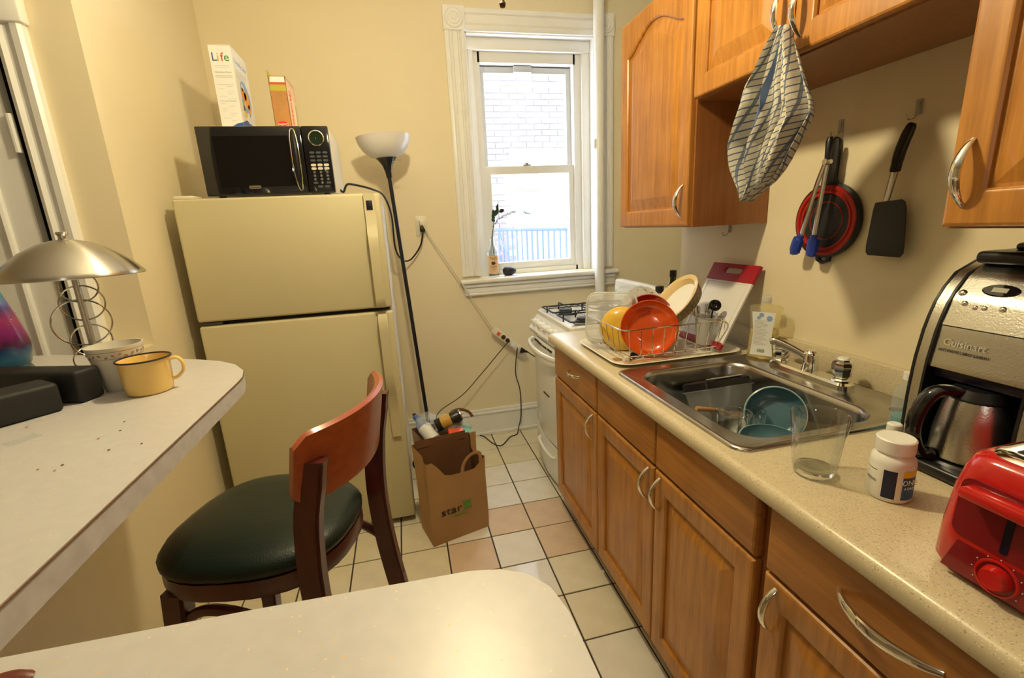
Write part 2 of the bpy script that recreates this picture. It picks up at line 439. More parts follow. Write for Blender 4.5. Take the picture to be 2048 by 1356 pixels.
# floor with single tiles
floor = struct('floor', box((XL-.12, -.2, -.05), (XA, YB+.1, -.004)), 'grout', label='tiled kitchen floor in cream and tan with dark grout')
tx0, ty0, tw, th = .465, 1.19, .2, .206
tile_me = {}
for k, nm in enumerate(('tile_cream', 'tile_tan', 'tile_pale')):
    t_ = NB(); bx(t_, (.003, .003, -.006), (tw-.003, th-.003, 0), .0012, 1)
    me = bpy.data.meshes.new('tile'); t_.to_mesh(me); t_.free(); me.materials.append(MATS[nm]); tile_me[k] = me
tan_cells = {(0, 3), (-1, 3), (-2, 2), (0, 2)}
pale_cells = {(-1, 2), (-1, 4), (-2, 3), (-1, 1), (0, 4), (0, 5), (-1, 5)}  # paler tile colour stands in for the window's reflection on the floor
for i in range(-7, 8):
    for j in range(-6, 9):
        x, y = tx0+i*tw, ty0+j*th
        if x+tw < XL+.02 or x > 1.3 or y > YB or y < -.2: continue
        if x > .7 and y < 1.85: continue
        fx = min(1, (x+tw-XL)/tw); fy = min(1, (YB-y)/th)      # cut tiles along the walls
        if fy < .1: continue
        k = 1 if (i, j) in tan_cells else (2 if (i, j) in pale_cells else (0 if random.random() < .85 else 2))
        o = bpy.data.objects.new('tile', tile_me[k]); C.objects.link(o); o.parent = floor; o.location = (x+tw*(1-fx), y, random.uniform(-.0006, .0004)); o.scale = (fx, fy, 1)
struct('floor_hall', box((-3.2, -3.2, -.05), (XA, -.2, -.002)), 'floor_wood')
struct('floor_passage', box((-3.2, -.2, -.05), (XL-.12, YB+.1, -.002)), 'floor_wood')
struct('ceiling', box((-3.2, -3.2, ZC), (XA+.1, YB+.4, ZC+.1)), 'ceiling_paint')
# window wall with its opening
WX0, WX1, WZ0, WZ1 = .462, 1.245, 1.055, 2.43
b = NB()
bx(b, (-3.2, YB, 0), (WX0, YB+.30, ZC)); bx(b, (WX1, YB, 0), (XA+.1, YB+.30, ZC)); bx(b, (WX0, YB, 0), (WX1, YB+.30, WZ0)); bx(b, (WX0, YB, WZ1), (WX1, YB+.30, ZC))
struct('wall_back', b, 'paint', label='cream painted wall around the window')
struct('wall_right', box((XR, -3.2, 0), (XR+.12, YE, ZC)), 'paint', label='cream wall behind the worktop and sink')
struct('wall_alcove', box((XA, YE-.3, 0), (XA+.1, YB+.1, ZC)), 'paint')
struct('wall_alcove_front', box((XR+.12, YE-.12, 0), (XA+.1, YE, ZC)), 'paint')
struct('wall_left', box((XL-.12, 1.81, 0), (XL, YB, ZC)), 'paint', label='cream wall beside the refrigerator')
struct('wall_half', box((XL-.12, -.1, 0), (XL, 1.81, 1.028)), 'paint', label='low cream wall carrying the bar top')
struct('wall_half_front', box((XL, -.1, 0), (-.05, .02, 1.028)), 'paint')
b = NB(); bx(b, (-1.06, 1.81, 2.07), (XL-.12, 1.93, ZC)); bx(b, (-1.062, 1.81, 0), (XL-.12, 1.93, 2.07)); bx(b, (-3.2, 1.81, 0), (-1.86, 1.93, ZC)); bx(b, (-1.86, 1.81, 2.07), (-1.06, 1.93, ZC))
struct('wall_hall', b, 'paint')
struct('wall_hall_left', box((-3.3, -3.2, 0), (-3.2, YB, ZC)), 'paint')
struct('wall_front', box((-3.2, -3.3, 0), (XA, -3.2, ZC)), 'paint')
struct('wall_closet', box((-3.2, 2.5, 0), (XL-.12, 2.6, ZC)), 'dark_gap')  # unseen wall, coloured near-black so the closet reads as unlit
# baseboard
b = NB(); bx(b, (XL, YB-.018, 0), (1.9, YB, .145), .003, 1); bx(b, (XL, YB-.026, .145), (1.9, YB, .162), .004, 2); bx(b, (XL, YB-.016, .162), (1.9, YB, .180), .004, 2); bx(b, (XL, YB-.03, 0), (1.9, YB-.018, .02), .004, 2)
struct('baseboard_back', b, 'trim_white', label='white moulded baseboard under the window', smooth=True)

# ---------------------------------------------------------------- window
win = struct('window_1', loc=(.85, YB, WZ0), label='white double hung window with moulded casing')
def fluted(z0, z1, x0, x1, y=YB):
    """vertical casing board with flutes"""
    n = x1-x0; prof = [(0, 0), (0, -.016), (.10, -.022), (.2, -.022), (.24, -.014), (.32, -.022), (.36, -.022), (.40, -.013), (.62, -.013), (.66, -.022), (.72, -.022), (.76, -.014), (.82, -.022), (.92, -.022), (1, -.016), (1, 0)]
    return loft(NB(), [[(x0+a*n, y+d, z) for a, d in prof] for z in (z0, z1)])
obj('casing_side', fluted(1.07, 2.425, .352, .465), 'trim_white', win, world=True)
obj('casing_side', fluted(1.07, 2.425, 1.243, 1.358), 'trim_white', win, world=True)
b = NB()
prof = [(0, 0), (0, -.014), (.1, -.02), (.22, -.02), (.27, -.012), (.34, -.018), (.66, -.018), (.73, -.012), (.78, -.02), (.9, -.02), (1, -.014), (1, 0)]
loft(b, [[(x, YB+d, 2.425+a*.112) for a, d in prof] for x in (.468, 1.24)])
obj('casing_head', b, 'trim_white', win, world=True)
for x0 in (.347, 1.238):
    b = box((x0, YB-.028, 2.423), (x0+.122, YB, 2.543), .003, 1)
    blk = obj('corner_block', b, 'trim_white', win, world=True)
    obj('rosette', lathe(NB(), [(0, .012), (.012, .010), (.016, .004), (.022, .004), (.027, .009), (.032, .009), (.036, .003), (.042, .003), (.047, .007), (.051, .005), (.053, 0)], 28, T(x0+.061, YB-.028, 2.483) @ R(PI/2, 'X')), 'trim_white', blk, world=True)
# reveal and inner stops
b = NB(); bx(b, (WX0, YB, WZ0), (WX0+.012, YB+.29, WZ1)); bx(b, (WX1-.012, YB, WZ0), (WX1, YB+.29, WZ1)); bx(b, (WX0, YB, WZ1-.012), (WX1, YB+.29, WZ1))
obj('jamb', b, 'trim_white', win, world=True, smooth=False)
b = NB(); bx(b, (WX0+.012, YB+.06, WZ0), (WX0+.055, YB+.085, WZ1-.012), .004); bx(b, (WX1-.062, YB+.06, WZ0), (WX1-.012, YB+.085, WZ1-.012), .004); bx(b, (WX0+.012, YB+.05, WZ1-.075), (WX1-.012, YB+.085, WZ1-.012), .004)
obj('stop', b, 'trim_white', win, world=True)
# frame that holds the sashes
FX0, FX1 = .545, 1.150
b = NB(); bx(b, (WX0+.012, YB+.085, WZ0), (FX0+.012, YB+.20, WZ1-.07)); bx(b, (FX1-.012, YB+.085, WZ0), (WX1-.012, YB+.20, WZ1-.07)); bx(b, (FX0, YB+.085, 2.30), (FX1, YB+.20, WZ1-.012)); bx(b, (FX0, YB+.085, WZ0-.01), (FX1, YB+.2, 1.085))
obj('frame', b, 'vinyl_white', win, world=True, smooth=False)
def sash(name, z0, z1, y0, y1, s, bot, top, rail_mat='vinyl_white'):
    b = NB(); x0, x1 = FX0+.012, FX1-.012
    bx(b, (x0, y0, z0), (x0+s, y1, z1), .002, 1); bx(b, (x1-s, y0, z0), (x1, y1, z1), .002, 1)
    bx(b, (x0+s, y0, z0), (x1-s, y1, z0+bot), .002, 1); bx(b, (x0+s, y0, z1-top), (x1-s, y1, z1), .002, 1)
    o = obj(name, b, rail_mat, win, world=True)
    obj('pane', box((x0+s, (y0+y1)/2-.002, z0+bot), (x1-s, (y0+y1)/2+.002, z1-top)), 'pane', o, world=True, smooth=False)
    return o
lo_s = sash('lower_sash', 1.085, 1.725, YB+.10, YB+.135, .035, .045, .05)
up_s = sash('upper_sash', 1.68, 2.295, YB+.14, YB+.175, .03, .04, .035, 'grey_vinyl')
b = NB(); bx(b, (.80, YB+.098, 1.7255), (.85, YB+.125, 1.733), .002); bx(b, (.815, YB+.10, 1.733), (.835, YB+.12, 1.742), .003); bx(b, (.80, YB+.10, 1.737), (.86, YB+.108, 1.743), .002)
obj('sash_lock', b, 'nickel', lo_s, world=True)
obj('top_latch', box((.77, YB+.12, 2.262), (.885, YB+.145, 2.298), .004), 'grey_vinyl', up_s, world=True)
obj('gap_strip', box((FX0+.014, YB+.145, 2.2955), (FX1-.014, YB+.15, 2.3)), 'gasket', win, world=True, smooth=False)  # thin dark strip drawn in the gap above the upper sash
# outer storm window rails
b = NB(); bx(b, (FX0, YB+.20, 2.205), (FX1, YB+.215, 2.232)); bx(b, (FX0, YB+.20, 1.572), (FX1, YB+.215, 1.607)); bx(b, (FX0, YB+.2, 1.08), (FX0+.02, YB+.215, 2.32)); bx(b, (FX1-.02, YB+.2, 1.08), (FX1, YB+.215, 2.32))
obj('storm_frame', b, 'vinyl_white', win, world=True, smooth=False)
# stool and apron
b = NB(); bx(b, (.335, YB-.055, 1.025), (1.385, YB, 1.052), .009, 3); bx(b, (WX0, YB-.01, 1.025), (WX1, YB+.10, 1.052))
obj('stool', b, 'trim_white', win, world=True)
b = NB(); bx(b, (.352, YB-.034, .998), (1.37, YB, 1.026), .008, 3); bx(b, (.355, YB-.022, .965), (1.367, YB, .998), .005, 2); bx(b, (.358, YB-.03, .948), (1.364, YB, .965), .007, 3)
obj('apron', b, 'trim_white', win, world=True)
# riser pipe in front of the casing
t = thing('riser_pipe', 'white painted vertical riser pipe beside the window', 'pipe', (1.235, 2.80, 0))
obj('pipe', tube(NB(), [(1.235, 2.80, 0), (1.235, 2.80, ZC)], .031, 20), 'trim_white', t, world=True)
obj('bracket', bx(NB(), (1.196, 2.785, 1.79), (1.212, 2.835, 1.845), .006), 'trim_white', t, world=True)

# ---------------------------------------------------------------- outside
ext = tag(obj('neighbour_house', box((-3, 6.5, -3), (6, 6.7, 5.0)), 'mortar', M=T(1.6, 6.5, -3), world=True, smooth=False), 'pale brick house front seen through the window', 'building')
b = NB(); rw = .075; z = -.4
row = 0
wx0, wx1, wz0, wz1 = 1.70, 2.20, .75, 2.05
while z < 3.9:
    x = .6+(row % 2)*.11
    while x < 3.2:
        if not (x+.21 > wx0-.09 and x < wx1+.09 and z+.065 > wz0-.1 and z < wz1+.1):
            bx(b, (x, 6.488+random.uniform(-.003, .003), z), (x+.208, 6.5, z+.064))
        x += .22
    z += rw; row += 1
o = obj('brick', b, 'brick_pale', ext, world=True, smooth=False); o['kind'] = 'stuff'
w2 = NB(); bx(w2, (wx0-.08, 6.46, wz0-.08), (wx0, 6.5, wz1+.08)); bx(w2, (wx1, 6.46, wz0-.08), (wx1+.08, 6.5, wz1+.08)); bx(w2, (wx0, 6.46, wz1), (wx1, 6.5, wz1+.08)); bx(w2, (wx0-.1, 6.43, wz0-.14), (wx1+.1, 6.5, wz0-.06)); bx(w2, (wx0, 6.47, 1.44), (wx1, 6.5, 1.50))
hw = obj('house_window', w2, 'trim_white', ext, world=True, smooth=False)
obj('pane', box((wx0, 6.478, 1.50), (wx1, 6.49, wz1)), 'dusk_pane', hw, world=True, smooth=False)
obj('pane', box((wx0, 6.478, wz0-.06), (wx1, 6.49, 1.44)), 'dusk_pane', hw, world=True, smooth=False)
obj('lintel', box((wx0-.15, 6.47, 2.16), (wx1+.2, 6.5, 2.36)), 'trim_white', ext, world=True, smooth=False)
# iron railing on the fire escape
rl0, rl1 = V((1.10, 5.55, 1.315)), V((1.62, 4.30, 1.300))
t = thing('iron_railing', 'dark iron railing with upright bars outside the window', 'railing', (1.36, 4.9, .6))
obj('top_rail', tube(NB(), [rl0, rl1], .016, 8), 'iron_out', t, world=True)
obj('bottom_rail', tube(NB(), [rl0-V((0, 0, .62)), rl1-V((0, 0, .52))], .012, 8), 'iron_out', t, world=True)
for k in range(16):
    a = rl0.lerp(rl1, k/15); obj('bar', tube(NB(), [a, a-V((0, 0, .62-.1*k/15))], .011, 6), 'iron_out', t, world=True)
obj('brace', tube(NB(), [rl0+V((.03, -.1, 0)), rl0+V((.18, -.35, -.6))], .012, 6), 'iron_out', t, world=True)
obj('platform', box((.9, 4.25, .66), (1.75, 6.488, .70)), 'iron_out', t, world=True, smooth=False)
obj('finial', sphere(NB(), .035, T(*rl1)), 'iron_out', t, world=True)

# ---------------------------------------------------------------- hall door behind the bar
door = struct('door_1', loc=(-1.06, 1.81, 0), label='white panelled door beyond the bar top')
b = NB()
loft(b, [[(x, y, z) for x, y in ((-1.068, 1.81), (-1.068, 1.788), (-1.056, 1.782), (-1.045, 1.790), (-1.030, 1.790), (-1.022, 1.780), (-1.004, 1.778), (-.996, 1.786), (-.996, 1.81))] for z in (0, 2.0)])
obj('casing', b, 'trim_white', door, world=True)
obj('casing_cap', bx(NB(), (-1.08, 1.77, 2.0), (-.985, 1.81, 2.08), .006), 'trim_white', door, world=True)
obj('casing_head', bx(NB(), (-1.87, 1.785, 2.005), (-1.08, 1.81, 2.09), .004), 'trim_white', door, world=True)
obj('casing', bx(NB(), (-1.95, 1.785, 0), (-1.855, 1.81, 2.09), .004), 'trim_white', door, world=True)
obj('gap_shade', box((-1.13, 1.865, 0), (-1.062, 1.93, 2.06)), 'dark_gap', door, world=True, smooth=False)  # near-black strip paints in the shade of the hinge-side gap
b = NB(); bx(b, (-1.84, 1.815, .01), (-1.112, 1.85, 2.05), .003, 1)
leaf = obj('leaf', b, 'trim_white', door, world=True)
for z0, z1 in ((.2, .85), (1.0, 1.85)):
    obj('panel_moulding', tube(NB(), [(-1.19, 1.812, z0), (-1.19, 1.812, z1), (-1.74, 1.812, z1), (-1.74, 1.812, z0)], .012, 8, True), 'trim_white', leaf, world=True)
obj('hinge', tube(NB(), [(-1.097, 1.803, 1.655), (-1.097, 1.803, 1.765)], .009, 10), 'trim_white', door, world=True)
obj('hinge', tube(NB(), [(-1.097, 1.803, .25), (-1.097, 1.803, .36)], .009, 10), 'trim_white', door, world=True)

# ================================================================ LAMPS (lights of the place)
def globe_lamp(name, label, x, y, z, power, col, chain=None, r=.05):
    t = thing(name, label, 'ceiling lamp', (x, y, ZC))
    obj('canopy', lathe(NB(), [(0, ZC), (.065, ZC), (.06, ZC-.03), (.02, ZC-.045), (0, ZC-.045)], 24, T(x, y, 0)), 'white_plastic', t, world=True)
    obj('stem', tube(NB(), [(x, y, ZC-.04), (x, y, z+r)], .008, 10), 'nickel', t, world=True)
    g = sphere(NB(), r, T(x, y, z), 20)
    m = MATS['bulb'].copy(); area = 4*PI*r*r
    bs = m.node_tree.nodes['Principled BSDF']; bs.inputs['Emission Strength'].default_value = power/(PI*area); bs.inputs['Emission Color'].default_value = (*col, 1)
    o = obj('globe', g, 'bulb', t, world=True); o.data.materials.clear(); o.data.materials.append(m)
    if chain:
        cx, cy, cz = chain
        ch = obj('pull_chain', tube(NB(), [(x, y, z+r+.02), (cx, cy, z+r+.02), (cx, cy, cz)], .0012, 6), 'nickel', t, world=True)
        obj('chain_bob', lathe(NB(), [(0, .016), (.003, .014), (.004, .006), (.007, 0), (.005, -.006), (0, -.007)], 12, T(cx, cy, cz)), 'dark_brown', ch, world=True)
    return t
cp = at(1005, 8, 'Y', 1.05)
globe_lamp('kitchen_lamp', 'round glass ceiling lamp with pull chain above the kitchen', .10, 1.15, 2.18, LAMP_POW, LAMP_COL, chain=(cp.x, cp.y, cp.z))
globe_lamp('hall_lamp', 'round glass pendant lamp hanging behind the camera', -.10, -.95, 1.68, ROOM_POW, ROOM_COL)

# ================================================================ CABINETS
def panel_door(name, parent, y0, y1, z0, z1, xf, wood_m='oak', arch=0.0, stile=.055, th=.02, railb=.06, railt=.06):
    """raised panel door facing -X; y0<y1, front face at xf"""
    cy = (y0+y1)/2; N = 16
    iy0, iy1, iz0, iz1 = y0+stile, y1-stile, z0+railb, z1-railt
    inner = [(iy0, iz0), (iy1, iz0)]; outer = [(y0, z0), (y1, z0)]
    for k in range(N+1):
        s_ = k/N; yy = iy1+(iy0-iy1)*s_
        f = (.5-.5*math.cos(2*PI*s_))**.7 if arch else 1
        inner.append((yy, iz1-arch+arch*f)); outer.append((y1 if k == 0 else y0 if k == N else yy, z1))
    w, h = iy1-iy0, iz1-iz0; cz = (iz0+iz1)/2
    def ins(d, x): return [(x, cy+(y-cy)*(1-2*d/w), cz+(z-cz)*(1-2*d/h)) for y, z in inner]
    def outs(d, x):
        W_, H_ = y1-y0, z1-z0; mz = (z0+z1)/2
        return [(x, cy+(y-cy)*(1-2*d/W_), mz+(z-mz)*(1-2*d/H_)) for y, z in outer]
    fr = loft(NB(), [outs(0, xf+th), outs(0, xf+.006), outs(.002, xf+.002), outs(.006, xf), ins(-.008, xf), ins(-.004, xf+.0015), ins(0, xf+.006), ins(0, xf+.014)], True, False)
    d = obj(name, fr, wood_m, parent, world=True, angle=25)
    pn = loft(NB(), [ins(0, xf+.014), ins(0, xf+.011), ins(.006, xf+.011), ins(.04, xf+.003), ins(.044, xf+.002)], True, True)
    obj('raised_panel', pn, wood_m, d, world=True, angle=12)
    return d
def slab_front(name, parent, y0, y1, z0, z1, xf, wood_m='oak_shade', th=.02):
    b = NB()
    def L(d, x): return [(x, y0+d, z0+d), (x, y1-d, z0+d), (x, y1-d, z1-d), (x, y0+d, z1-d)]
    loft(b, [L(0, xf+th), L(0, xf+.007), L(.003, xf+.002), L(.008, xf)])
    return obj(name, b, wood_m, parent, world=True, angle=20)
def pull(parent, c, vertical=True, L=.10, proj=.028, r=.0055):
    """arched bow handle, c = centre on the door face, projecting towards -X"""
    pts = []; rr = []
    for k in range(13):
        s_ = k/12; a = (s_-.5)*L; d = math.sin(PI*s_)**.75*proj
        pts.append((c[0]-d, c[1]+(0 if vertical else a), c[2]+(a if vertical else 0))); rr.append(r*(.55+.45*math.sin(PI*s_)))
    b = tube(NB(), pts, rr, 10, flat=1.5, up=(1, 0, 0))
    return obj('handle', b, 'chrome', parent, world=True)
def carcass(parent, y0, y1, z0, z1, x0, x1, m='oak_side'):
    b = NB(); bx(b, (x0, y0, z0), (x0+.018, y1, z1)); bx(b, (x0+.018, y0, z0), (x1, y0+.016, z1)); bx(b, (x0+.018, y1-.016, z0), (x1, y1, z1))
    bx(b, (x0+.018, y0+.016, z0), (x1, y1-.016, z0+.016)); bx(b, (x1-.01, y0+.016, z0+.016), (x1, y1-.016, z1))
    bx(b, (x0+.018, y0+.016, z1-.016), (x1-.01, y1-.016, z1))
    return obj('body', b, m, parent, world=True, smooth=False)
XD = .625            # front face of the base cabinet doors
ZT = .885            # worktop
def base_cabinet(label, y0, y1, parts, group='base cabinets under the worktop'):
    t = thing('base_cabinet', label, 'cabinet', (XD+.02, (y0+y1)/2, 0), group=group)
    b = NB(); x0 = XD+.021
    bx(b, (x0, y0, .09), (x0+.02, y1, .845)); bx(b, (x0+.02, y0, .09), (1.20, y0+.016, .845)); bx(b, (x0+.02, y1-.016, .09), (1.20, y1, .845)); bx(b, (x0+.02, y0+.016, .09), (1.2, y1-.016, .106))
    obj('body', b, 'oak_side', t, world=True, smooth=False)
    obj('toe_kick', box((x0+.055, y0, .0), (x0+.07, y1, .09)), 'dark_brown', t, world=True, smooth=False)
    for kind, a, c_, h in parts:
        if kind == 'door':
            d = panel_door('door', t, a, c_, .102, .688, XD)
            if h is not None: pull(d, (XD, h, .625))
        else:
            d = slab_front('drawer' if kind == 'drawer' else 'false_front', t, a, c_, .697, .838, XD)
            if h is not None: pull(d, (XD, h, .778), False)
    return t
g = .004
base_cabinet('base cabinet with one drawer and door beside the white stove', 1.452, 1.925, [('drawer', 1.452+g, 1.921, 1.66), ('door', 1.452+g, 1.921, 1.485)])
base_cabinet('double-door sink base cabinet with two plain false fronts', .650, 1.448, [('false', 1.053, 1.444, None), ('false', .668, 1.047, None), ('door', 1.053, 1.444, 1.082), ('door', .668, 1.047, 1.020)])
base_cabinet('nearest base cabinet with long drawer pull, below the red toaster', .170, .646, [('drawer', .174, .640, None), ('door', .174, .640, .608)])
nb = [o for o in bpy.data.objects if o.name.startswith('drawer')][-1]
pull(nb, (XD, .415, .778), False, L=.15, proj=.03, r=.007)
base_cabinet('base cabinet at the near end, mostly out of the picture', -.30, .166, [('drawer', -.296, .162, -.07), ('door', -.296, .162, -.25)])

# worktop with the sink cut-out, rolled front edge and low splashback
SX0, SX1, SY0, SY1 = .655, 1.185, .765, 1.305          # hole under the sink rim
YN, YF = -.35, 1.93
ct = thing('worktop', 'beige speckled laminate worktop with rolled front edge', 'countertop', (.9, .9, .845))
b = NB()
bx(b, (.63, YN, .847), (SX0, YF, ZT)); bx(b, (SX0, YN, .847), (XR-.001, SY0, ZT)); bx(b, (SX0, SY1, .847), (XR-.001, YF, ZT)); bx(b, (SX1, SY0, .847), (XR-.001, SY1, ZT))
pr = [(.63, ZT), (.617, ZT), (.608, ZT-.003), (.602, ZT-.010), (.601, ZT-.02), (.602, .853), (.606, .847), (.63, .847)]
loft(b, [[(x, y, z) for x, z in pr] for y in (YN, YF)])
obj('top', b, 'counter', ct, world=True, angle=50)
b = NB()
bx(b, (XR-.022, YN, ZT), (XR-.001, YF-.01, ZT+.075), .004, 2)
obj('splashback', b, 'counter', ct, world=True)

# sink
sk = thing('sink', 'stainless steel drop-in kitchen sink full of dishes', 'sink', (.92, 1.03, ZT))
def rl(x0, y0, x1, y1, r, z, n=6): return [(x, y, z) for x, y in rrect(x0, y0, x1, y1, r, n)]
ox0, oy0, ox1, oy1 = .636, .742, 1.196, 1.325
ix0, iy0, ix1, iy1 = .690, .785, 1.060, 1.285
bas = loft(NB(), [rl(ox0, oy0, ox1, oy1, .035, ZT), rl(ox0, oy0, ox1, oy1, .035, ZT+.004), rl(ox0+.004, oy0+.004, ox1-.004, oy1-.004, .033, ZT+.008), rl(ox0+.012, oy0+.012, ox1-.012, oy1-.012, .03, ZT+.008), rl(ox0+.02, oy0+.02, ox1-.02, oy1-.02, .03, ZT+.0045),
    rl(ix0-.008, iy0-.008, ix1+.008, iy1+.008, .075, ZT+.0045), rl(ix0, iy0, ix1, iy1, .07, ZT+.001), rl(ix0+.004, iy0+.004, ix1-.004, iy1-.004, .07, ZT-.012),
    rl(ix0+.012, iy0+.012, ix1-.012, iy1-.012, .065, .745), rl(ix0+.022, iy0+.022, ix1-.022, iy1-.022, .06, .722), rl(ix0+.05, iy0+.05, ix1-.05, iy1-.05, .05, .712)], False, True)
obj('basin', bas, 'steel', sk, world=True, angle=50)
obj('drain', lathe(NB(), [(0, .714), (.02, .714), (.036, .717), (.042, .7135), (.042, .712)], 24, T(.875, 1.03, 0)), 'chrome', sk, world=True)
obj('hole_cap', lathe(NB(), [(0, .001), (.018, .001), (.018, 0)], 20, T(1.125, .80, ZT+.0045)), 'gasket', sk, world=True)

# faucet
fz = ZT+.0045
fc = thing('faucet', 'chrome two-handle kitchen faucet on the sink ledge', 'faucet', (1.135, 1.065, fz))
obj('base_plate', loft(NB(), [rl(1.108, .935, 1.162, 1.205, .02, fz), rl(1.108, .935, 1.162, 1.205, .02, fz+.014), rl(1.113, .94, 1.157, 1.20, .018, fz+.02)], True, True), 'chrome', fc, world=True)
for y in (.965, 1.175):
    kb = obj('knob', lathe(NB(), [(0, .062), (.017, .062), (.019, .058), (.024, .054), (.026, .046), (.0235, .022), (.019, .012), (.017, .008), (.022, .004), (.022, 0)], 8, T(1.135, y, fz+.02)), 'chrome', fc, world=True, angle=20)
    obj('cap', lathe(NB(), [(0, .068), (.012, .067), (.015, .062)], 20, T(1.135, y, fz+.02)), 'white_plastic' if y < 1 else 'nickel', kb, world=True)
obj('hub', lathe(NB(), [(0, .062), (.012, .06), (.018, .054), (.02, .048), (.02, .02), (.023, 0)], 24, T(1.135, 1.067, fz+.02)), 'chrome', fc, world=True)
obj('spout', tube(NB(), cr([(1.135, 1.067, fz+.05), (1.125, 1.085, fz+.062), (1.105, 1.118, fz+.08), (1.085, 1.15, fz+.093), (1.077, 1.162, fz+.09)], 6), [.012]*18+[.0125, .013, .0125, .012, .011, .010, .010], 12, flat=.75), 'chrome', fc, world=True)

# upper cabinets
XU = .92
def upper(label, y0, y1, z0, z1, doors, side='oak_side'):
    t = thing('wall_cabinet', label, 'cabinet', (XU+.02, (y0+y1)/2, z0), group='wall cabinets over the worktop')
    carcass(t, y0, y1, z0, z1, XU+.021, XR-.002, side)
    for a, c_, h in doors:
        d = panel_door('door', t, a, c_, z0+.004, z1-.01, XU, 'oak', arch=.068)
        if h is not None: pull(d, (XU, h[0], h[1]), L=.105)
    return t
upper('tall wall cabinet with arched door next to the window', 1.388, 1.872, 1.332, 2.098, [(1.396, 1.872, (1.42, 1.415))])
mid = upper('short wall cabinet with two doors above the sink', .642, 1.384, 1.712, 2.098, [(1.012, 1.382, (1.040, 1.815)), (.644, 1.006, (.985, 1.80))])
upper('nearest wall cabinet, above the coffee maker', .15, .638, 1.325, 2.098, [(.155, .636, (.608, 1.415))])

# ================================================================ STOVE
st = thing('stove', 'white gas stove beneath the window', 'stove', (.95, 2.22, 0))
sy0, sy1 = 1.945, 2.485; sxf, sxb = .725, 1.20
b = NB(); bx(b, (sxf, sy0, .03), (sxb+.04, sy1, .875)); 
for x in (.74, 1.18):
    for y in (1.98, 2.45): bx(b, (x-.015, y-.015, 0), (x+.015, y+.015, .03))
obj('body', b, 'white_enamel', st, world=True, smooth=False)
b = NB(); tr = loft(b, [rl(sxf-.012, sy0, sxb+.04, sy1, .02, .872), rl(sxf-.012, sy0, sxb+.04, sy1, .02, .893), rl(sxf-.006, sy0+.006, sxb+.035, sy1-.006, .018, .899), rl(sxf+.035, sy0+.03, sxb-.03, sy1-.03, .03, .899), rl(sxf+.045, sy0+.04, sxb-.04, sy1-.04, .03, .890)], True, True)
top = obj('cooktop', b, 'white_enamel', st, world=True)
obj('cooktop_line', tube(NB(), rl(sxf+.035, sy0+.03, sxb-.03, sy1-.03, .03, .9), .003, 6, True), 'iron', top, world=True)
cells = [(x, y) for x in (.83, 1.06) for y in (2.085, 2.345)]
for x, y in cells:
    obj('burner', lathe(NB(), [(0, .022), (.026, .022), (.03, .018), (.03, .012), (.036, .010), (.038, 0)], 24, T(x, y, .890)), 'iron', top, world=True)
    b = NB(); q = .10; h = .925
    tube(b, rl(x-q, y-q, x+q, y+q, .012, .915, 3), .0042, 6, True)
    for dx, dy in ((1, 0), (-1, 0), (0, 1), (0, -1)):
        tube(b, [(x+dx*q, y+dy*q, .893), (x+dx*q, y+dy*q, .93), (x+dx*(q-.012), y+dy*(q-.012), .932), (x+dx*.03, y+dy*.03, .930)], .0042, 6)
    obj('grate', b, 'iron', top, world=True)
# slanted control panel
b = NB(); pf = [(sxf, .872), (sxf-.012, .872), (sxf-.062, .800), (sxf-.058, .782), (sxf, .782)]
loft(b, [[(x, y, z) for x, z in pf] for y in (sy0, sy1)])
cpn = obj('control_panel', b, 'white_enamel', st, world=True)
nrm = V((-.072, 0, .050)).normalized()
for k in range(5):
    y = 2.02+k*.098; c = V((sxf-.038, y, .835))
    m = T(*c) @ nrm.to_track_quat('Z', 'Y').to_matrix().to_4x4()
    o = obj('knob', lathe(NB(), [(0, .026), (.013, .026), (.017, .022), (.019, .004), (.024, .003), (.026, 0)], 24, m), 'white_plastic', cpn, world=True)
    obj('grip', bx(NB(), (-.017, -.004, .02), (.017, .004, .034), .003, 2, m), 'white_plastic', o, world=True)
# oven door, bowed
def bow(x, z0, z1, y0, y1, depth, n=9, th=.03):
    lo = []
    for k in range(n+1):
        s_ = k/n; lo.append((x-depth*math.sin(PI*s_), y0+(y1-y0)*s_))
    lo += [(x+th, y1), (x+th, y0)]
    return lo
ol = bow(sxf-.035, 0, 0, sy0+.003, sy1-.003, .028)
od = obj('oven_door', prism(NB(), ol, .245, .770, bev=.004), 'white_enamel', st, world=True, angle=30)
for k in range(4):
    obj('vent_slot', tube(NB(), [(sxf-.062+.003*(k-1.5)**2*.3, 2.09+k*.075, .752), (sxf-.062+.003*(k-1.5)**2*.3, 2.15+k*.075, .752)], .005, 6), 'dark_gap', od, world=True)
hp = [(sxf-.045, sy0+.02, .735), (sxf-.075, sy0+.05, .735), (sxf-.098, sy0+.15, .735), (sxf-.106, 2.215, .735), (sxf-.098, sy1-.15, .735), (sxf-.075, sy1-.05, .735), (sxf-.045, sy1-.02, .735)]
obj('handle', tube(NB(), cr(hp, 5), .014, 10, flat=.8), 'white_enamel', od, world=True)
obj('badge_slot', tube(NB(), [(sxf-.063, 2.14, .50), (sxf-.066, 2.22, .50)], .004, 6), 'dark_brown', od, world=True)
dr = obj('drawer', prism(NB(), bow(sxf-.035, 0, 0, sy0+.003, sy1-.003, .028), .035, .236, bev=.004), 'white_enamel', st, world=True, angle=30)
obj('drawer_grip', tube(NB(), cr([(sxf-.055, 2.08, .185), (sxf-.07, 2.1, .178), (sxf-.075, 2.215, .172), (sxf-.07, 2.33, .178), (sxf-.055, 2.35, .185)], 5), .009, 8), 'white_enamel', dr, world=True)
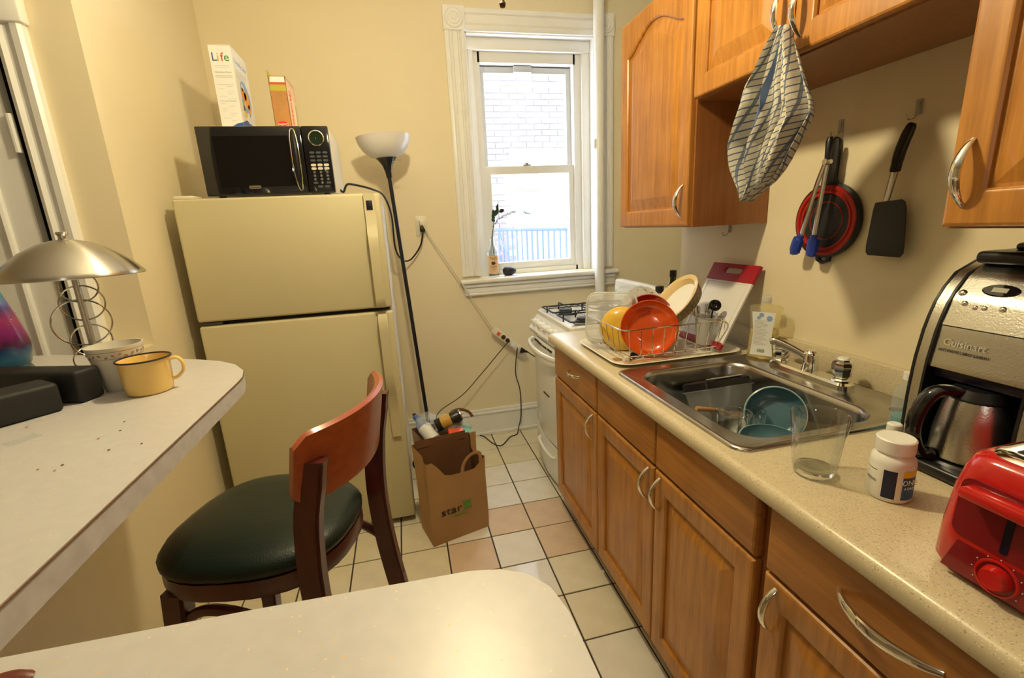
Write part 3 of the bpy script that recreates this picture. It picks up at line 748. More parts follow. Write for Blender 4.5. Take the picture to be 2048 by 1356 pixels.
obj('drawer_gap', prism(NB(), bow(sxf-.03, 0, 0, sy0+.004, sy1-.004, .027), .236, .245), 'dark_gap', st, world=True)
b = NB(); loft(b, [[(x, y, z) for x, z in ((1.185, .895), (1.195, 1.025), (1.205, 1.032), (1.238, 1.032), (1.24, .895))] for y in (sy0, sy1)])
obj('backguard', b, 'white_enamel', st, world=True)

# ================================================================ REFRIGERATOR
fx0, fx1, fy = -.812, -.062, 2.03
fr = thing('refrigerator', 'almond top-freezer refrigerator with a microwave on top', 'refrigerator', ((fx0+fx1)/2, 2.4, 0))
b = NB(); bx(b, (fx0+.006, fy+.075, .03), (fx1-.004, 2.80, 1.512), .004, 1)
obj('body', b, 'fridge_side', fr, world=True)
obj('gasket', box((fx0+.02, fy+.055, .06), (fx1-.014, fy+.076, 1.50)), 'gasket', fr, world=True, smooth=False)
obj('kick_grille', box((fx0+.02, fy+.05, .005), (fx1-.02, fy+.074, .05)), 'gasket', fr, world=True, smooth=False)
b = NB(); bx(b, (fx0, fy, 1.052), (fx1, fy+.056, 1.522), .010, 3)
fd = obj('freezer_door', b, 'fridge', fr, world=True)
b = NB(); bx(b, (fx0, fy, .030), (fx1, fy+.056, 1.035), .010, 3)
rd = obj('fridge_door', b, 'fridge', fr, world=True)
obj('hinge', bx(NB(), (fx0+.008, fy+.008, 1.036), (fx0+.085, fy+.05, 1.051), .002), 'gasket', fr, world=True)
obj('hinge', bx(NB(), (fx0+.0, fy+.02, 1.523), (fx0+.07, fy+.10, 1.535), .003), 'almond', fr, world=True)
hx = -.105
def vhandle(pts, w=.019):
    return loft(NB(), [[(hx-w*k, y-.004, z), (hx+w*k, y-.004, z), (hx+w*k, y+t_, z), (hx-w*k, y+t_, z)] for y, z, t_, k in pts])
obj('handle_trim', vhandle([(fy-.016, 1.520, .016, 1.1), (fy-.016, 1.40, .016, 1.1), (fy-.034, 1.365, .034, 1.1), (fy-.045, 1.34, .03, 1.05), (fy-.045, 1.29, .014, 1), (fy-.045, 1.10, .014, 1), (fy-.040, 1.075, .04, 1), (fy-.028, 1.058, .028, 1)]), 'fridge', fd, world=True)
obj('badge', bx(NB(), (hx-.013, fy-.0225, 1.455), (hx+.011, fy-.019, 1.492), .001), 'black_plastic', fd, world=True)
obj('handle_trim', vhandle([(fy-.026, 1.028, .026, 1), (fy-.045, .995, .04, 1.05), (fy-.045, .95, .014, 1), (fy-.045, .78, .014, 1), (fy-.042, .70, .04, 1), (fy-.02, .665, .02, 1), (fy-.012, .55, .012, 1), (fy-.012, .46, .012, 1)]), 'fridge', rd, world=True)

# ================================================================ BAR TOPS
ZB = 1.067
bar = thing('bar_counter', 'white speckled bar top with rounded end along the left', 'countertop', (-.75, .9, ZB-.038))
arc = [(-.376, .375), (-.376, 1.06), (-.378, 1.11), (-.392, 1.165), (-.43, 1.232), (-.482, 1.285), (-.545, 1.326), (-.615, 1.364), (-.70, 1.41), (-.86, 1.50), (-1.02, 1.58), (-1.15, 1.60), (-1.15, .375)]
obj('slab', prism(NB(), arc, ZB-.036, ZB-.0016), 'lam_edge', bar, world=True, angle=40)
obj('laminate', prism(NB(), arc, ZB-.0016, ZB), 'laminate', bar, world=True, smooth=False)
obj('seam', tube(NB(), [(x+.0006, y, ZB-.0019) for x, y in arc[:9]], .0011, 6), 'crumb_dark', bar, world=True)
ftop = [(-1.15, .370), (-.33, .372), (-.15, .367), (.03, .359), (.058, .353), (.080, .341), (.095, .320), (.101, .292), (.102, .24), (.102, -.36), (-1.15, -.36)]
nbar = thing('bar_counter', 'white speckled bar top with rounded corner in the foreground', 'countertop', (-.4, 0, ZB-.038))
obj('slab', prism(NB(), ftop, ZB-.036, ZB-.0016), 'lam_edge', nbar, world=True, angle=40)
obj('laminate', prism(NB(), ftop, ZB-.0016, ZB), 'laminate', nbar, world=True, smooth=False)

# ================================================================ BAR STOOL  (local: +y is the sitting direction)
SC = V((-.355, 1.02, 0)); SR = math.radians(73)
stool = thing('bar_stool', 'cherry wood bar stool with dark green padded seat', 'stool', SC, SR)
def dshape(w, d, n=36, e=2.6):
    """seat outline: broad front, narrower rounded back"""
    o = []
    for k in range(n):
        a = 2*PI*k/n; c_, s_ = math.cos(a), math.sin(a)
        x = math.copysign(abs(c_)**(2/e), c_); y = math.copysign(abs(s_)**(2/e), s_)
        o.append((x*w*(1+.10*y)+.012, y*d))
    return o
def ring(w, d, z): return [(x, y, z) for x, y in dshape(w, d)]
obj('seat_cushion', loft(NB(), [ring(.172, .186, .726), ring(.180, .194, .735), ring(.181, .195, .747), ring(.172, .186, .760), ring(.152, .166, .768), ring(.11, .12, .774), ring(.05, .055, .776)]), 'green_leather', stool, angle=60)
obj('seat_frame', loft(NB(), [ring(.166, .180, .682), ring(.175, .19, .687), ring(.178, .193, .705), ring(.176, .191, .726)]), 'cherry', stool, angle=50)
def leg(pts, w, d):
    n = len(pts); L = []
    for p in pts:
        x, y, z = p[:3]; s_ = p[3] if len(p) > 3 else 1
        L.append([(x-w*s_, y-d*s_, z), (x+w*s_, y-d*s_, z), (x+w*s_, y+d*s_, z), (x-w*s_, y+d*s_, z)])
    t_ = loft(NB(), L); bmesh.ops.bevel(t_, geom=[e for e in t_.edges if abs(e.verts[0].co.z-e.verts[1].co.z) > .01], offset=.005, segments=2, affect='EDGES'); return t_
for s_ in (-1, 1):
    obj('leg', leg([(s_*.170, .185, 0, .75), (s_*.155, .150, .35, .9), (s_*.138, .118, .69, 1.1)], .018, .022), 'cherry', stool, angle=40)
    pts = cr([(s_*.178, -.285, 0), (s_*.172, -.235, .30), (s_*.168, -.200, .55), (s_*.168, -.190, .72), (s_*.170, -.200, .86), (s_*.168, -.218, .945), (s_*.166, -.228, .99)], 4)
    obj('rear_leg', leg([(p.x, p.y, p.z, 1 if p.z < .96 else .92) for p in pts], .0145, .024), 'cherry', stool, angle=40)
    obj('brace', tube(NB(), cr([(s_*.142, .120, .61), (s_*.155, .05, .66), (s_*.168, -.06, .655), (s_*.168, -.19, .58), (s_*.168, -.225, .47)], 5), .011, 8), 'cherry', stool)
    obj('stretcher', tube(NB(), [(s_*.16, .16, .25), (s_*.174, -.235, .25)], .011, 8), 'cherry', stool)
obj('front_brace', tube(NB(), cr([(-.142, .12, .58), (-.10, .135, .645), (0, .14, .665), (.10, .135, .645), (.142, .12, .58)], 5), .012, 8), 'cherry', stool)
obj('footrest', tube(NB(), [(-.158, .155, .30), (.158, .155, .30)], .013, 10), 'cherry', stool)
# curved back panel
rows = []; n = 20
prof_t = []
def back_pt(a, z, off):
    rad = .288; x = math.sin(a)*rad; y = -.258+(1-math.cos(a))*rad*.95-(z-.95)*.18
    nx, ny = math.sin(a), -math.cos(a)
    return (x+nx*off, y+ny*off, z)
L = []
for k in range(n+1):
    a = (k/n-.5)*1.42; e = abs(k/n-.5)*2; cut = .02*max(0, (e-.86)/.14)**2
    top_z, bot_z = 1.040-cut, .898+cut+.012*e*e
    zs = (bot_z, top_z); h = .009
    L.append([back_pt(a, zs[0], -h), back_pt(a, zs[0]-.004, 0), back_pt(a, zs[0], h), back_pt(a, zs[1], h), back_pt(a, zs[1]+.005, 0), back_pt(a, zs[1], -h)])
obj('backrest', loft(NB(), L), 'cherry_light', stool, angle=40)

# ================================================================ ON THE REFRIGERATOR
mx0, mx1, my, mz0, mz1 = -.712, -.236, 2.10, 1.535, 1.788
mw = thing('microwave', 'black microwave oven with chrome handle on the refrigerator', 'microwave', ((mx0+mx1)/2, 2.28, 1.5225))
obj('case', bx(NB(), (mx0+.004, my+.022, mz0), (mx1-.002, my+.36, mz1-.002), .004, 2), 'almond', mw, world=True)
for x in (mx0+.04, mx1-.04):
    for y in (my+.05, my+.32): obj('foot', lathe(NB(), [(0, 0), (.012, 0), (.014, .013), (0, .013)], 14, T(x, y, 1.5225)), 'black_plastic', mw, world=True)
pxx = -.338
dr_ = obj('door', bx(NB(), (mx0, my, mz0-.002), (pxx, my+.022, mz1), .005, 2), 'black_gloss', mw, world=True)
obj('door_window', bx(NB(), (mx0+.055, my-.0008, mz0+.03), (pxx-.05, my+.004, mz1-.035), .001, 1), 'black_glass', dr_, world=True)
obj('handle', tube(NB(), cr([(pxx-.030, my-.004, mz1-.012), (pxx-.022, my-.012, mz1-.02), (pxx-.014, my-.026, mz1-.06), (pxx-.012, my-.032, (mz0+mz1)/2), (pxx-.014, my-.026, mz0+.055), (pxx-.020, my-.012, mz0+.016), (pxx-.026, my-.004, mz0+.012), (pxx-.032, my-.012, mz0+.016), (pxx-.038, my-.026, mz0+.06), (pxx-.04, my-.032, (mz0+mz1)/2), (pxx-.040, my-.026, mz1-.06), (pxx-.037, my-.012, mz1-.02)], 4, True), .0022, 8, True), 'chrome', dr_, world=True)
obj('handle_grip', tube(NB(), cr([(pxx-.03, my, mz1-.018), (pxx-.027, my-.02, mz1-.06), (pxx-.026, my-.026, (mz0+mz1)/2), (pxx-.027, my-.02, mz0+.06), (pxx-.028, my, mz0+.018)], 6), .010, 10), 'black_plastic', dr_, world=True)
bd = obj('badge', prism(NB(), rrect(-.022, -.006, .022, .006, .0059, 6), 0, .002, axes((-.535, my, mz0+.028), (1, 0, 0), (0, 0, 1), (0, -1, 0))), 'chrome', dr_, world=True)
text('badge_lettering', 'Sunbeam', .0078, 'black_plastic', dr_, frame(dr_).inverted() @ axes((-.535, my-.0021, mz0+.028), (1, 0, 0), (0, 0, 1), (0, -1, 0)), width=.034)
cpl = obj('control_panel', bx(NB(), (pxx+.001, my, mz0-.002), (mx1, my+.022, mz1), .005, 2), 'black_gloss', mw, world=True)
cx = (pxx+mx1)/2+.004
ringm = axes((cx, my, mz1-.047), (1, 0, 0), (0, 0, 1), (0, -1, 0))
obj('display_ring', lathe(NB(), [(.025, .0), (.025, .006), (.0265, .008), (.030, .006), (.031, 0)], 32, ringm), 'chrome', cpl, world=True)
obj('display', lathe(NB(), [(0, .003), (.025, .003), (.025, 0)], 32, ringm), 'lcd', cpl, world=True)
text('display_digit', ':', .012, 'lcd_on', cpl, frame(cpl).inverted() @ ringm @ T(-.002, 0, .0034))
def btn(x, z, w, h, m_, s_=None):
    A = axes((x, my, z), (1, 0, 0), (0, 0, 1), (0, -1, 0))
    o = obj('button', prism(NB(), rrect(-w, -h, w, h, min(w, h)*.95, 4), 0, .0012, A), m_, cpl, world=True)
    if s_: text('button_digit', s_, .007, 'button_cream', cpl, frame(cpl).inverted() @ A @ T(0, 0, .0014), .0002)
zz = mz1-.100
for k in range(3):
    for q in (-1, 0, 1): btn(cx+q*.0245, zz-k*.0148, .0095, .0042, 'button_grey')
for k in range(2):
    for q in (-1, 0, 1): btn(cx+q*.0245, zz-.047-k*.0135, .0098, .0048, 'button_cream')
for k in range(10):
    btn(cx+((k % 3)-1)*.0245 if k < 9 else cx, zz-.0745-(k//3)*.0135, .0055, .0055, 'button_grey', '1234567890'[k])
for q in (-1, 1): btn(cx+q*.0245, zz-.115, .009, .0042, 'button_grey')
for q in (-.35, .7): btn(cx+q*.0245, zz-.1295, .010, .0045, 'button_grey')
# microwave cord to the wall outlet
mc = [(mx1-.004, my+.20, 1.560), (mx1+.012, my+.18, 1.548), (mx1+.03, my+.16, 1.575), (mx1+.055, my+.17, 1.578), (-.10, 2.34, 1.56), (-.055, 2.45, 1.535), (-.03, 2.52, 1.44), (-.03, 2.62, 1.28), (.0, 2.74, 1.205), (.05, 2.82, 1.20), (.11, 2.83, 1.27), (.133, 2.835, 1.345), (.135, 2.845, 1.375)]
mcord = obj('power_cord', tube(NB(), cr(mc, 7), .0048, 8), 'cord_black', mw, world=True)

MT = 1.788
# cereal box: narrow side towards the room, printed front towards +X
ax0, ay0, aw, ad, ah = -.640, 2.19, .078, .195, .305
cb = thing('cereal_box', 'white cereal box with blue and orange print on the microwave', 'box', (ax0+aw/2, ay0+ad/2, MT))
obj('carton', bx(NB(), (ax0, ay0, MT), (ax0+aw, ay0+ad, MT+ah), .0012, 1), 'card_white', cb, world=True)
obj('top_flap', bx(NB(), (ax0-.002, ay0-.001, MT+ah), (ax0+aw, ay0+ad, MT+ah+.002)), 'card_cream', cb, world=True)
def flat(name, m_, parent, outline, A, d=.0005): return obj(name, prism(NB(), outline, 0, d, A), m_, parent, world=True, smooth=False)
FA = lambda x, z: axes((x, ay0, z), (1, 0, 0), (0, 0, 1), (0, -1, 0))
RA = lambda y, z: axes((ax0+aw, y, z), (0, 1, 0), (0, 0, 1), (1, 0, 0))
inv = frame(cb).inverted()
for s_, dx, m_, sz in (('L', -.026, 'print_blue', .042), ('i', -.013, 'print_orange', .042), ('f', .001, 'print_red', .042), ('e', .017, 'print_green', .042)):
    text('lettering', s_, sz, m_, cb, inv @ FA(ax0+aw/2+dx+.003, MT+ah-.042) @ T(0, 0, .0003))
text('lettering', 'Nutrition Facts', .0085, 'print_grey', cb, inv @ FA(ax0+aw/2, MT+ah-.094) @ T(0, 0, .0003), width=.058)
for z, h, w in ((.208, .0012, .06), (.203, .001, .06), (.176, .0008, .058), (.118, .0015, .06), (.022, .0012, .06)):
    flat('print_line', 'print_grey', cb, [(-w/2, 0), (w/2, 0), (w/2, h), (-w/2, h)], FA(ax0+aw/2, MT+z-.01))
for k in range(15):
    w = random.uniform(.014, .03)
    flat('print_line', 'print_pale', cb, [(0, 0), (w, 0), (w, .002), (0, .002)], FA(ax0+.012+random.choice((0, .028)), MT+.16-k*.0088))
for k, w in ((0, .05), (1, .045)): flat('print_line', 'print_pale', cb, [(-w/2, 0), (w/2, 0), (w/2, .0022), (-w/2, .0022)], FA(ax0+aw/2, MT+ah-.072-k*.006))
flat('print_wave', 'print_blue', cb, [(-.039, 0), (.039, 0), (.039, .03), (.02, .026), (.0, .016), (-.02, .012), (-.039, .014)], FA(ax0+aw/2, MT+.001))
flat('print_wave', 'print_blue', cb, [(0, 0), (.19, 0), (.19, .03), (.12, .045), (.06, .05), (0, .03)], RA(ay0+.002, MT+.001))
blob = lambda r, e, n=14: [(r*math.cos(2*PI*k/n)*(1+.12*math.cos(3*2*PI*k/n)), r*e*math.sin(2*PI*k/n)) for k in range(n)]
flat('print_cloud', 'print_skyblue', cb, blob(.062, 1.15), RA(ay0+.10, MT+.135), .0004)
for dy, dz, r, m_ in ((.07, .15, .024, 'print_orange'), (.115, .135, .030, 'print_orange'), (.075, .175, .012, 'card_white'), (.08, .115, .014, 'print_yellow'), (.13, .105, .018, 'print_orange'), (.095, .15, .016, 'print_yellow'), (.06, .075, .014, 'print_yellow'), (.055, .095, .010, 'print_blue'), (.10, .065, .02, 'card_white')):
    flat('print_fruit', m_, cb, blob(r, 1.1), RA(ay0+dy, MT+dz), .0007)
text('lettering', 'Family Size', .024, 'print_skyblue', cb, inv @ RA(ay0+.095, MT+ah-.045) @ T(0, 0, .0003), width=.15)
for k in range(4): flat('print_line', 'print_pale', cb, [(0, 0), (.13-.01*k, 0), (.13-.01*k, .004), (0, .004)], RA(ay0+.03, MT+ah-.075-k*.009))

# snack box with an open flap
bx0, by0, bw, bd_, bh = -.440, 2.17, .062, .16, .196
sb = thing('snack_box', 'orange-brown snack box with open top flap on the microwave', 'box', (bx0+bw/2, by0+bd_/2, MT))
b = NB(); bx(b, (bx0, by0, MT), (bx0+bw, by0+.0015, MT+bh)); bx(b, (bx0, by0+bd_-.0015, MT), (bx0+bw, by0+bd_, MT+bh)); bx(b, (bx0, by0, MT), (bx0+.0015, by0+bd_, MT+bh)); bx(b, (bx0, by0, MT), (bx0+bw, by0+bd_, MT+.0015))
obj('carton', b, 'box_brown', sb, world=True, smooth=False)
obj('face_panel', box((bx0+bw-.0015, by0, MT), (bx0+bw, by0+bd_, MT+bh)), 'box_peach', sb, world=True, smooth=False)
obj('lid', box((bx0+.003, by0+.002, MT+bh-.004), (bx0+bw, by0+bd_, MT+bh-.002)), 'box_brown', sb, world=True, smooth=False)
obj('flap', sheet(NB(), [[(bx0-.0005, by0, MT+bh-.005), (bx0-.0005, by0+bd_, MT+bh-.005)], [(bx0-.004, by0+.008, MT+bh+.024), (bx0-.004, by0+bd_-.008, MT+bh+.024)]], thick=.0012), 'box_olive', sb, world=True)
invs = frame(sb).inverted()
FS = lambda x, z: axes((x, by0, z), (1, 0, 0), (0, 0, 1), (0, -1, 0))
RS = lambda y, z: axes((bx0+bw, y, z), (0, 1, 0), (0, 0, 1), (1, 0, 0))
flat('print_band', 'card_white', sb, [(-.027, 0), (.028, 0), (.028, .020), (-.024, .020)], FS(bx0+bw/2, MT+bh-.023))
flat('print_band', 'print_red', sb, [(-.029, 0), (.029, 0), (.029, .004), (-.029, .004)], FS(bx0+bw/2, MT+bh-.028))
flat('print_band', 'box_olive', sb, [(-.030, 0), (.030, 0), (.030, .020), (-.030, .020)], FS(bx0+bw/2, MT+bh-.054))
for k in range(9):
    w = random.uniform(.018, .042); flat('print_line', 'kraft', sb, [(-w/2, 0), (w/2, 0), (w/2, .0022), (-w/2, .0022)], FS(bx0+bw/2, MT+bh-.066-k*.0075))
flat('print_oval', 'print_red', sb, blob(.022, .55), FS(bx0+bw/2, MT+.018))
text('lettering', 'Quaker', .014, 'card_white', sb, invs @ FS(bx0+bw/2, MT+.018) @ R(PI, 'Z') @ T(0, 0, .0008))
text('lettering', 'Oatmeal', .034, 'print_red', sb, invs @ RS(by0+.052, MT+.09) @ R(PI/2, 'Z') @ T(0, 0, .0004), width=.125)
text('lettering', 'Squares', .026, 'box_wheat', sb, invs @ RS(by0+.085, MT+.08) @ R(PI/2, 'Z') @ T(0, 0, .0005), width=.11)
flat('print_bar', 'box_wheat', sb, rrect(.098, .01, .125, .13, .012), RS(by0, MT), .0005)
flat('print_bar', 'foil', sb, rrect(.128, .005, .15, .12, .008), RS(by0, MT), .0005)

# ================================================================ FLOOR LAMP, OUTLET, CORDS
p0, p1 = V((.063, 2.60, 0)), V((-.022, 2.60, 1.665))
fl = thing('floor_lamp', 'black pole floor lamp with white bowl shade, unlit', 'lamp', p0)
obj('base', lathe(NB(), [(0, .028), (.02, .028), (.10, .018), (.125, .012), (.13, .004), (.13, 0), (0, 0)], 36, T(*p0)), 'pole_black', fl, world=True)
obj('pole', tube(NB(), [p0+V((0, 0, .02)), p1], .0105, 14), 'pole_black', fl, world=True)
ldir = (p1-p0).normalized().to_track_quat('Z', 'X').to_matrix().to_4x4(); LM = T(*p1) @ ldir
obj('socket_cone', lathe(NB(), [(0, -.03), (.014, -.03), (.017, 0), (.026, .03), (.042, .055), (.052, .066), (0, .066)], 28, LM), 'pole_black', fl, world=True)
sp = [(.045, .066), (.08, .078), (.11, .103), (.128, .135), (.136, .168), (.132, .168), (.124, .135), (.107, .107), (.078, .083), (.045, .071)]
obj('shade', lathe(NB(), sp, 40, LM), 'opal', fl, world=True)
obj('switch', tube(NB(), [LM @ V((.03, -.025, .045)), LM @ V((.075, -.04, .050))], .0025, 8), 'nickel', fl, world=True)
oc = at(843, 452, 'Y', YB)
ot = thing('outlet', 'almond wall outlet between the lamp and the window', 'outlet', (oc.x, YB, oc.z))
pl = obj('plate', bx(NB(), (oc.x-.035, YB-.006, oc.z-.058), (oc.x+.035, YB, oc.z+.058), .003, 2), 'almond', ot, world=True)
for dz in (-.022, .022): obj('socket', bx(NB(), (oc.x-.015, YB-.008, oc.z+dz-.014), (oc.x+.015, YB-.004, oc.z+dz+.014), .003, 2), 'cream_plastic', pl, world=True)
obj('plug', bx(NB(), (.120, YB-.043, 1.353), (.150, YB-.008, 1.383), .006, 2), 'cord_black', mcord, world=True)
# hanging power strip
sa, sb2 = at(988, 660, 'Y', YB-.06), at(1044, 702, 'Y', YB-.06)
dirs = (sb2-sa).normalized(); ln = (sb2-sa).length+.02; side = V((0, 1, 0)).cross(dirs).normalized()
PM = axes((sa+sb2)/2, dirs, side, dirs.cross(side))
front = -1 if (PM.to_3x3() @ V((0, 0, 1))).y > 0 else 1
ps = thing('power_strip', 'cream power strip with red switch hanging from its cord', 'power strip', M=PM)
obj('housing', bx(NB(), (-ln/2, -.024, -.015), (ln/2, .024, .015), .007, 3), 'cream_plastic', ps)
obj('switch', bx(NB(), (-ln/2+.035, -.011, front*.013), (-ln/2+.055, .011, front*.021), .002), 'orange_red', ps)
for k in range(4): obj('socket', lathe(NB(), [(0, .0012), (.014, .0012), (.015, 0)], 18, T(-ln/2+.085+k*.04, 0, front*.0152) @ (R(PI, 'X') if front < 0 else I4)), 'dark_brown' if k == 0 else 'white_plastic', ps)
def on_strip(u, h=0): return PM @ V((u, 0, front*(.016+h)))
scord = obj('cord', tube(NB(), cr([(oc.x+.006, YB-.036, oc.z+.012), (oc.x+.05, YB-.05, oc.z-.08), tuple((V((oc.x, YB-.055, oc.z))+sa)/2), tuple(sa+dirs*-.01)], 6), .0036, 8), 'cord_white', ps, world=True)
obj('plug', bx(NB(), (oc.x-.012, YB-.040, oc.z+.003), (oc.x+.016, YB-.008, oc.z+.033), .006, 2), 'cream_plastic', scord, world=True)
q1 = on_strip(.0, .018); q2 = on_strip(ln/2-.035, .022)
dl = V((1, -.25, -.35)).normalized()
e2 = on_strip(ln/2-.03, .002)+dl*.05
stc = obj('power_cord', tube(NB(), cr([tuple(e2), tuple(e2+V((.05, -.02, -.035))), tuple(e2+V((.11, -.02, -.045))), (1.0, 2.60, .52), (1.0, 2.50, .5)], 6), .0035, 8), 'cord_black', st, world=True)
obj('plug', lathe(NB(), [(0, .05), (.005, .05), (.008, .035), (.018, .012), (.019, 0), (0, 0)], 16, T(*(on_strip(ln/2-.03, .002))) @ dl.to_track_quat('Z', 'Y').to_matrix().to_4x4()), 'cord_black', stc, world=True)
st_ = on_strip(-.01, .03)
pc = [at(1005, 697, 'Y', YB-.10), at(965, 745, 'Y', YB-.10), at(925, 790, 'Y', YB-.12), at(880, 822, 'Y', YB-.16), V((.10, 2.66, .22)), V((.09, 2.62, .05))]
lco = obj('power_cord', tube(NB(), cr([tuple(st_)]+[tuple(p) for p in pc], 6), .003, 8), 'cord_brown', fl, world=True)
obj('plug', lathe(NB(), [(0, .03), (.007, .03), (.011, .012), (.014, .004), (.014, -.004), (0, -.004)], 14, T(*on_strip(-.01, .004)) @ R(PI/2, 'X')), 'cord_black', lco, world=True)
s2 = on_strip(ln/2-.06, .012)
dcp = [s2]+[at(x, y, 'Y', YB-.05) for x, y in ((1031, 745), (1040, 780), (1042, 830), (1037, 855))]
fz_ = [at(1034, 868, 'Z', .004), at(1020, 874, 'Z', .004), at(1003, 891, 'Z', .004), at(985, 886, 'Z', .004), at(968, 873, 'Z', .004), at(945, 868, 'Z', .004), at(925, 868, 'Z', .004)]
tag(obj('cable', tube(NB(), cr([tuple(p) for p in dcp]+[tuple(p) for p in fz_], 6), .0034, 8), 'cord_black', M=T(*dcp[2]), world=True), 'black cable dropping from the power strip and curling across the tiles', 'cable')

# ================================================================ WINDOW SILL
ZS = 1.052
vb = at(988, 548, 'Z', ZS); vb = V((vb.x, 2.905, ZS)); vb.x = at(988, 548, 'Y', 2.905).x
bt = thing('vase_bottle', 'clear spirit bottle used as a vase on the sill', 'bottle', vb)
obj('glass', lathe(NB(), [(0, 0), (.032, 0), (.036, .004), (.036, .155), (.032, .172), (.018, .19), (.013, .20), (.013, .245), (.015, .247), (.015, .255), (.011, .255), (.011, .2), (.030, .17), (.033, .155), (.033, .008), (0, .008)], 28), 'thin_bottle', bt)
A0 = math.atan2(-vb.y, -vb.x)
lb = obj('label', arc_patch(NB(), .0365, .022, .135, A0-1.15, A0+1.15, 16), 'label_tan', bt)
LBM = R(A0, 'Z') @ axes((.0372, 0, .118), (0, 1, 0), (0, 0, 1), (1, 0, 0))
text('lettering', "Tito's", .021, 'label_black', bt, LBM, .0002, width=.046)
text('lettering', 'Handmade', .010, 'label_black', bt, LBM @ T(0, -.052, 0), .0002, width=.042)
text('lettering', 'VODKA', .009, 'box_brown', bt, LBM @ T(0, -.067, 0), .0002, width=.026)
obj('emblem', prism(NB(), blob(.013, .8), 0, .0004, LBM @ T(0, -.030, 0)), 'dark_brown', bt)
plant = thing('plant_cutting', 'dark leafy cutting with an arching sprig in the bottle', 'plant', vb+V((0, 0, .01)))
def vw(x, y): return at(x, y, 'Y', 2.905)
obj('stem', tube(NB(), cr([tuple(vb+V((.004, 0, .012))), tuple(vb+V((.004, 0, .15))), tuple(vw(985, 480)), tuple(vw(987, 450)), tuple(vw(990, 432))], 6), .0022, 6), 'stem', plant, world=True)
spr = cr([tuple(vb+V((-.004, .002, .012))), tuple(vb+V((-.004, .002, .2))), tuple(vw(985, 462)), tuple(vw(992, 444)), tuple(vw(1010, 431)), tuple(vw(1032, 423)), tuple(vw(1052, 426)), tuple(vw(1066, 431))], 8)
spg = obj('sprig', tube(NB(), spr, .0012, 5), 'stem', plant, world=True)
b = NB()
for p in spr[20:]:
    for _ in range(2):
        v = V((random.uniform(-1, 1), random.uniform(-.6, .6), random.uniform(-1, 1))).normalized()*.011
        tube(b, [p, p+v*.5, p+v], [.0008, .002, .0004], 4)
o = obj('sprig_leaves', b, 'leaf_green', plant, world=True); o['kind'] = 'stuff'
def leaf(p, d, l, w, m_):
    d = V(d).normalized(); s_ = d.cross(V((.2, -1, .1))).normalized(); n_ = d.cross(s_)
    rows = []
    for k in range(7):
        t_ = k/6; ww = w*math.sin(PI*min(1, t_*.92+.06))**.8; c = p+d*l*t_+n_*(.006*math.sin(PI*t_))
        rows.append([c-s_*ww, c+n_*.002, c+s_*ww])
    return obj('leaf', sheet(NB(), rows, thick=.0008), m_, plant, world=True)
leaf(vw(986, 440), (.1, -.3, 1), .055, .010, 'leaf_green'); leaf(vw(990, 432), (.5, -.2, 1), .05, .014, 'leaf_green'); leaf(vw(990, 430), (-.25, -.3, .5), .04, .012, 'leaf_green'); leaf(vw(996, 424), (-.1, -.3, 1), .05, .009, 'leaf_dry')
leaf(vw(998, 424), (.9, -.3, .35), .035, .012, 'leaf_dry'); leaf(vw(985, 436), (.2, -.4, -.6), .03, .012, 'leaf_green')
av = at(1020, 553, 'Z', ZS); av = V((at(1020, 548, 'Y', 2.90).x, 2.90, ZS))
tag(obj('avocado', lathe(NB(), [(0, -.046), (.014, -.044), (.026, -.034), (.031, -.018), (.031, -.004), (.027, .012), (.021, .026), (.014, .036), (.006, .041), (0, .042)], 24, T(0, 0, .031) @ R(PI/2, 'Y') @ R(.3, 'Z')), 'avocado', M=T(*av)), 'dark ripe avocado lying on the window sill', 'avocado')

# ================================================================ ON THE LEFT BAR TOP
lx, ly = -.700, 1.205
tl = thing('table_lamp', 'brushed metal dome lamp with ringed stem on the bar', 'lamp', (lx, ly, ZB))
obj('base', bx(NB(), (lx-.045, ly-.045, ZB), (lx+.045, ly+.045, ZB+.014), .003, 2), 'chrome', tl, world=True)
obj('stem', tube(NB(), [(lx, ly, ZB+.012), (lx, ly, 1.37)], .0058, 12), 'brushed', tl, world=True)
vd = V((-lx, -ly, 0)).normalized(); sdir = V((0, 0, 1)).cross(vd).normalized()     # rings hang in a plane facing the room
for px_, py_, rp in ((157, 574, 24), (165, 606, 28), (165, 645, 37), (184, 680, 26), (184, 718, 22)):
    t_ = vd.dot(V((lx, ly, 0)))
    d_ = at(px_, py_, 'Z', 1.0)-CAM; k_ = (V((lx, ly, 0)).dot(vd))/(V((d_.x, d_.y, 0)).dot(vd)); c = CAM+d_*k_
    r_ = rp*1.26/FPX
    obj('ring', tube(NB(), [c+sdir*r_*math.cos(2*PI*q/36)+V((0, 0, r_*math.sin(2*PI*q/36))) for q in range(36)], .0018, 6, True), 'nickel', tl, world=True)
obj('shade', lathe(NB(), [(0, 1.386), (.02, 1.385), (.045, 1.378), (.075, 1.362), (.103, 1.338), (.122, 1.317), (.127, 1.309), (.126, 1.3065), (.120, 1.316), (.10, 1.337), (.072, 1.359), (.043, 1.375), (0, 1.382)], 56, T(lx, ly, 0)), 'spun_metal', tl, world=True, angle=60)
obj('finial', lathe(NB(), [(0, 1.402), (.010, 1.402), (.011, 1.398), (.008, 1.394), (.008, 1.388), (.011, 1.385)], 20, T(lx, ly, 0)), 'nickel', tl, world=True)

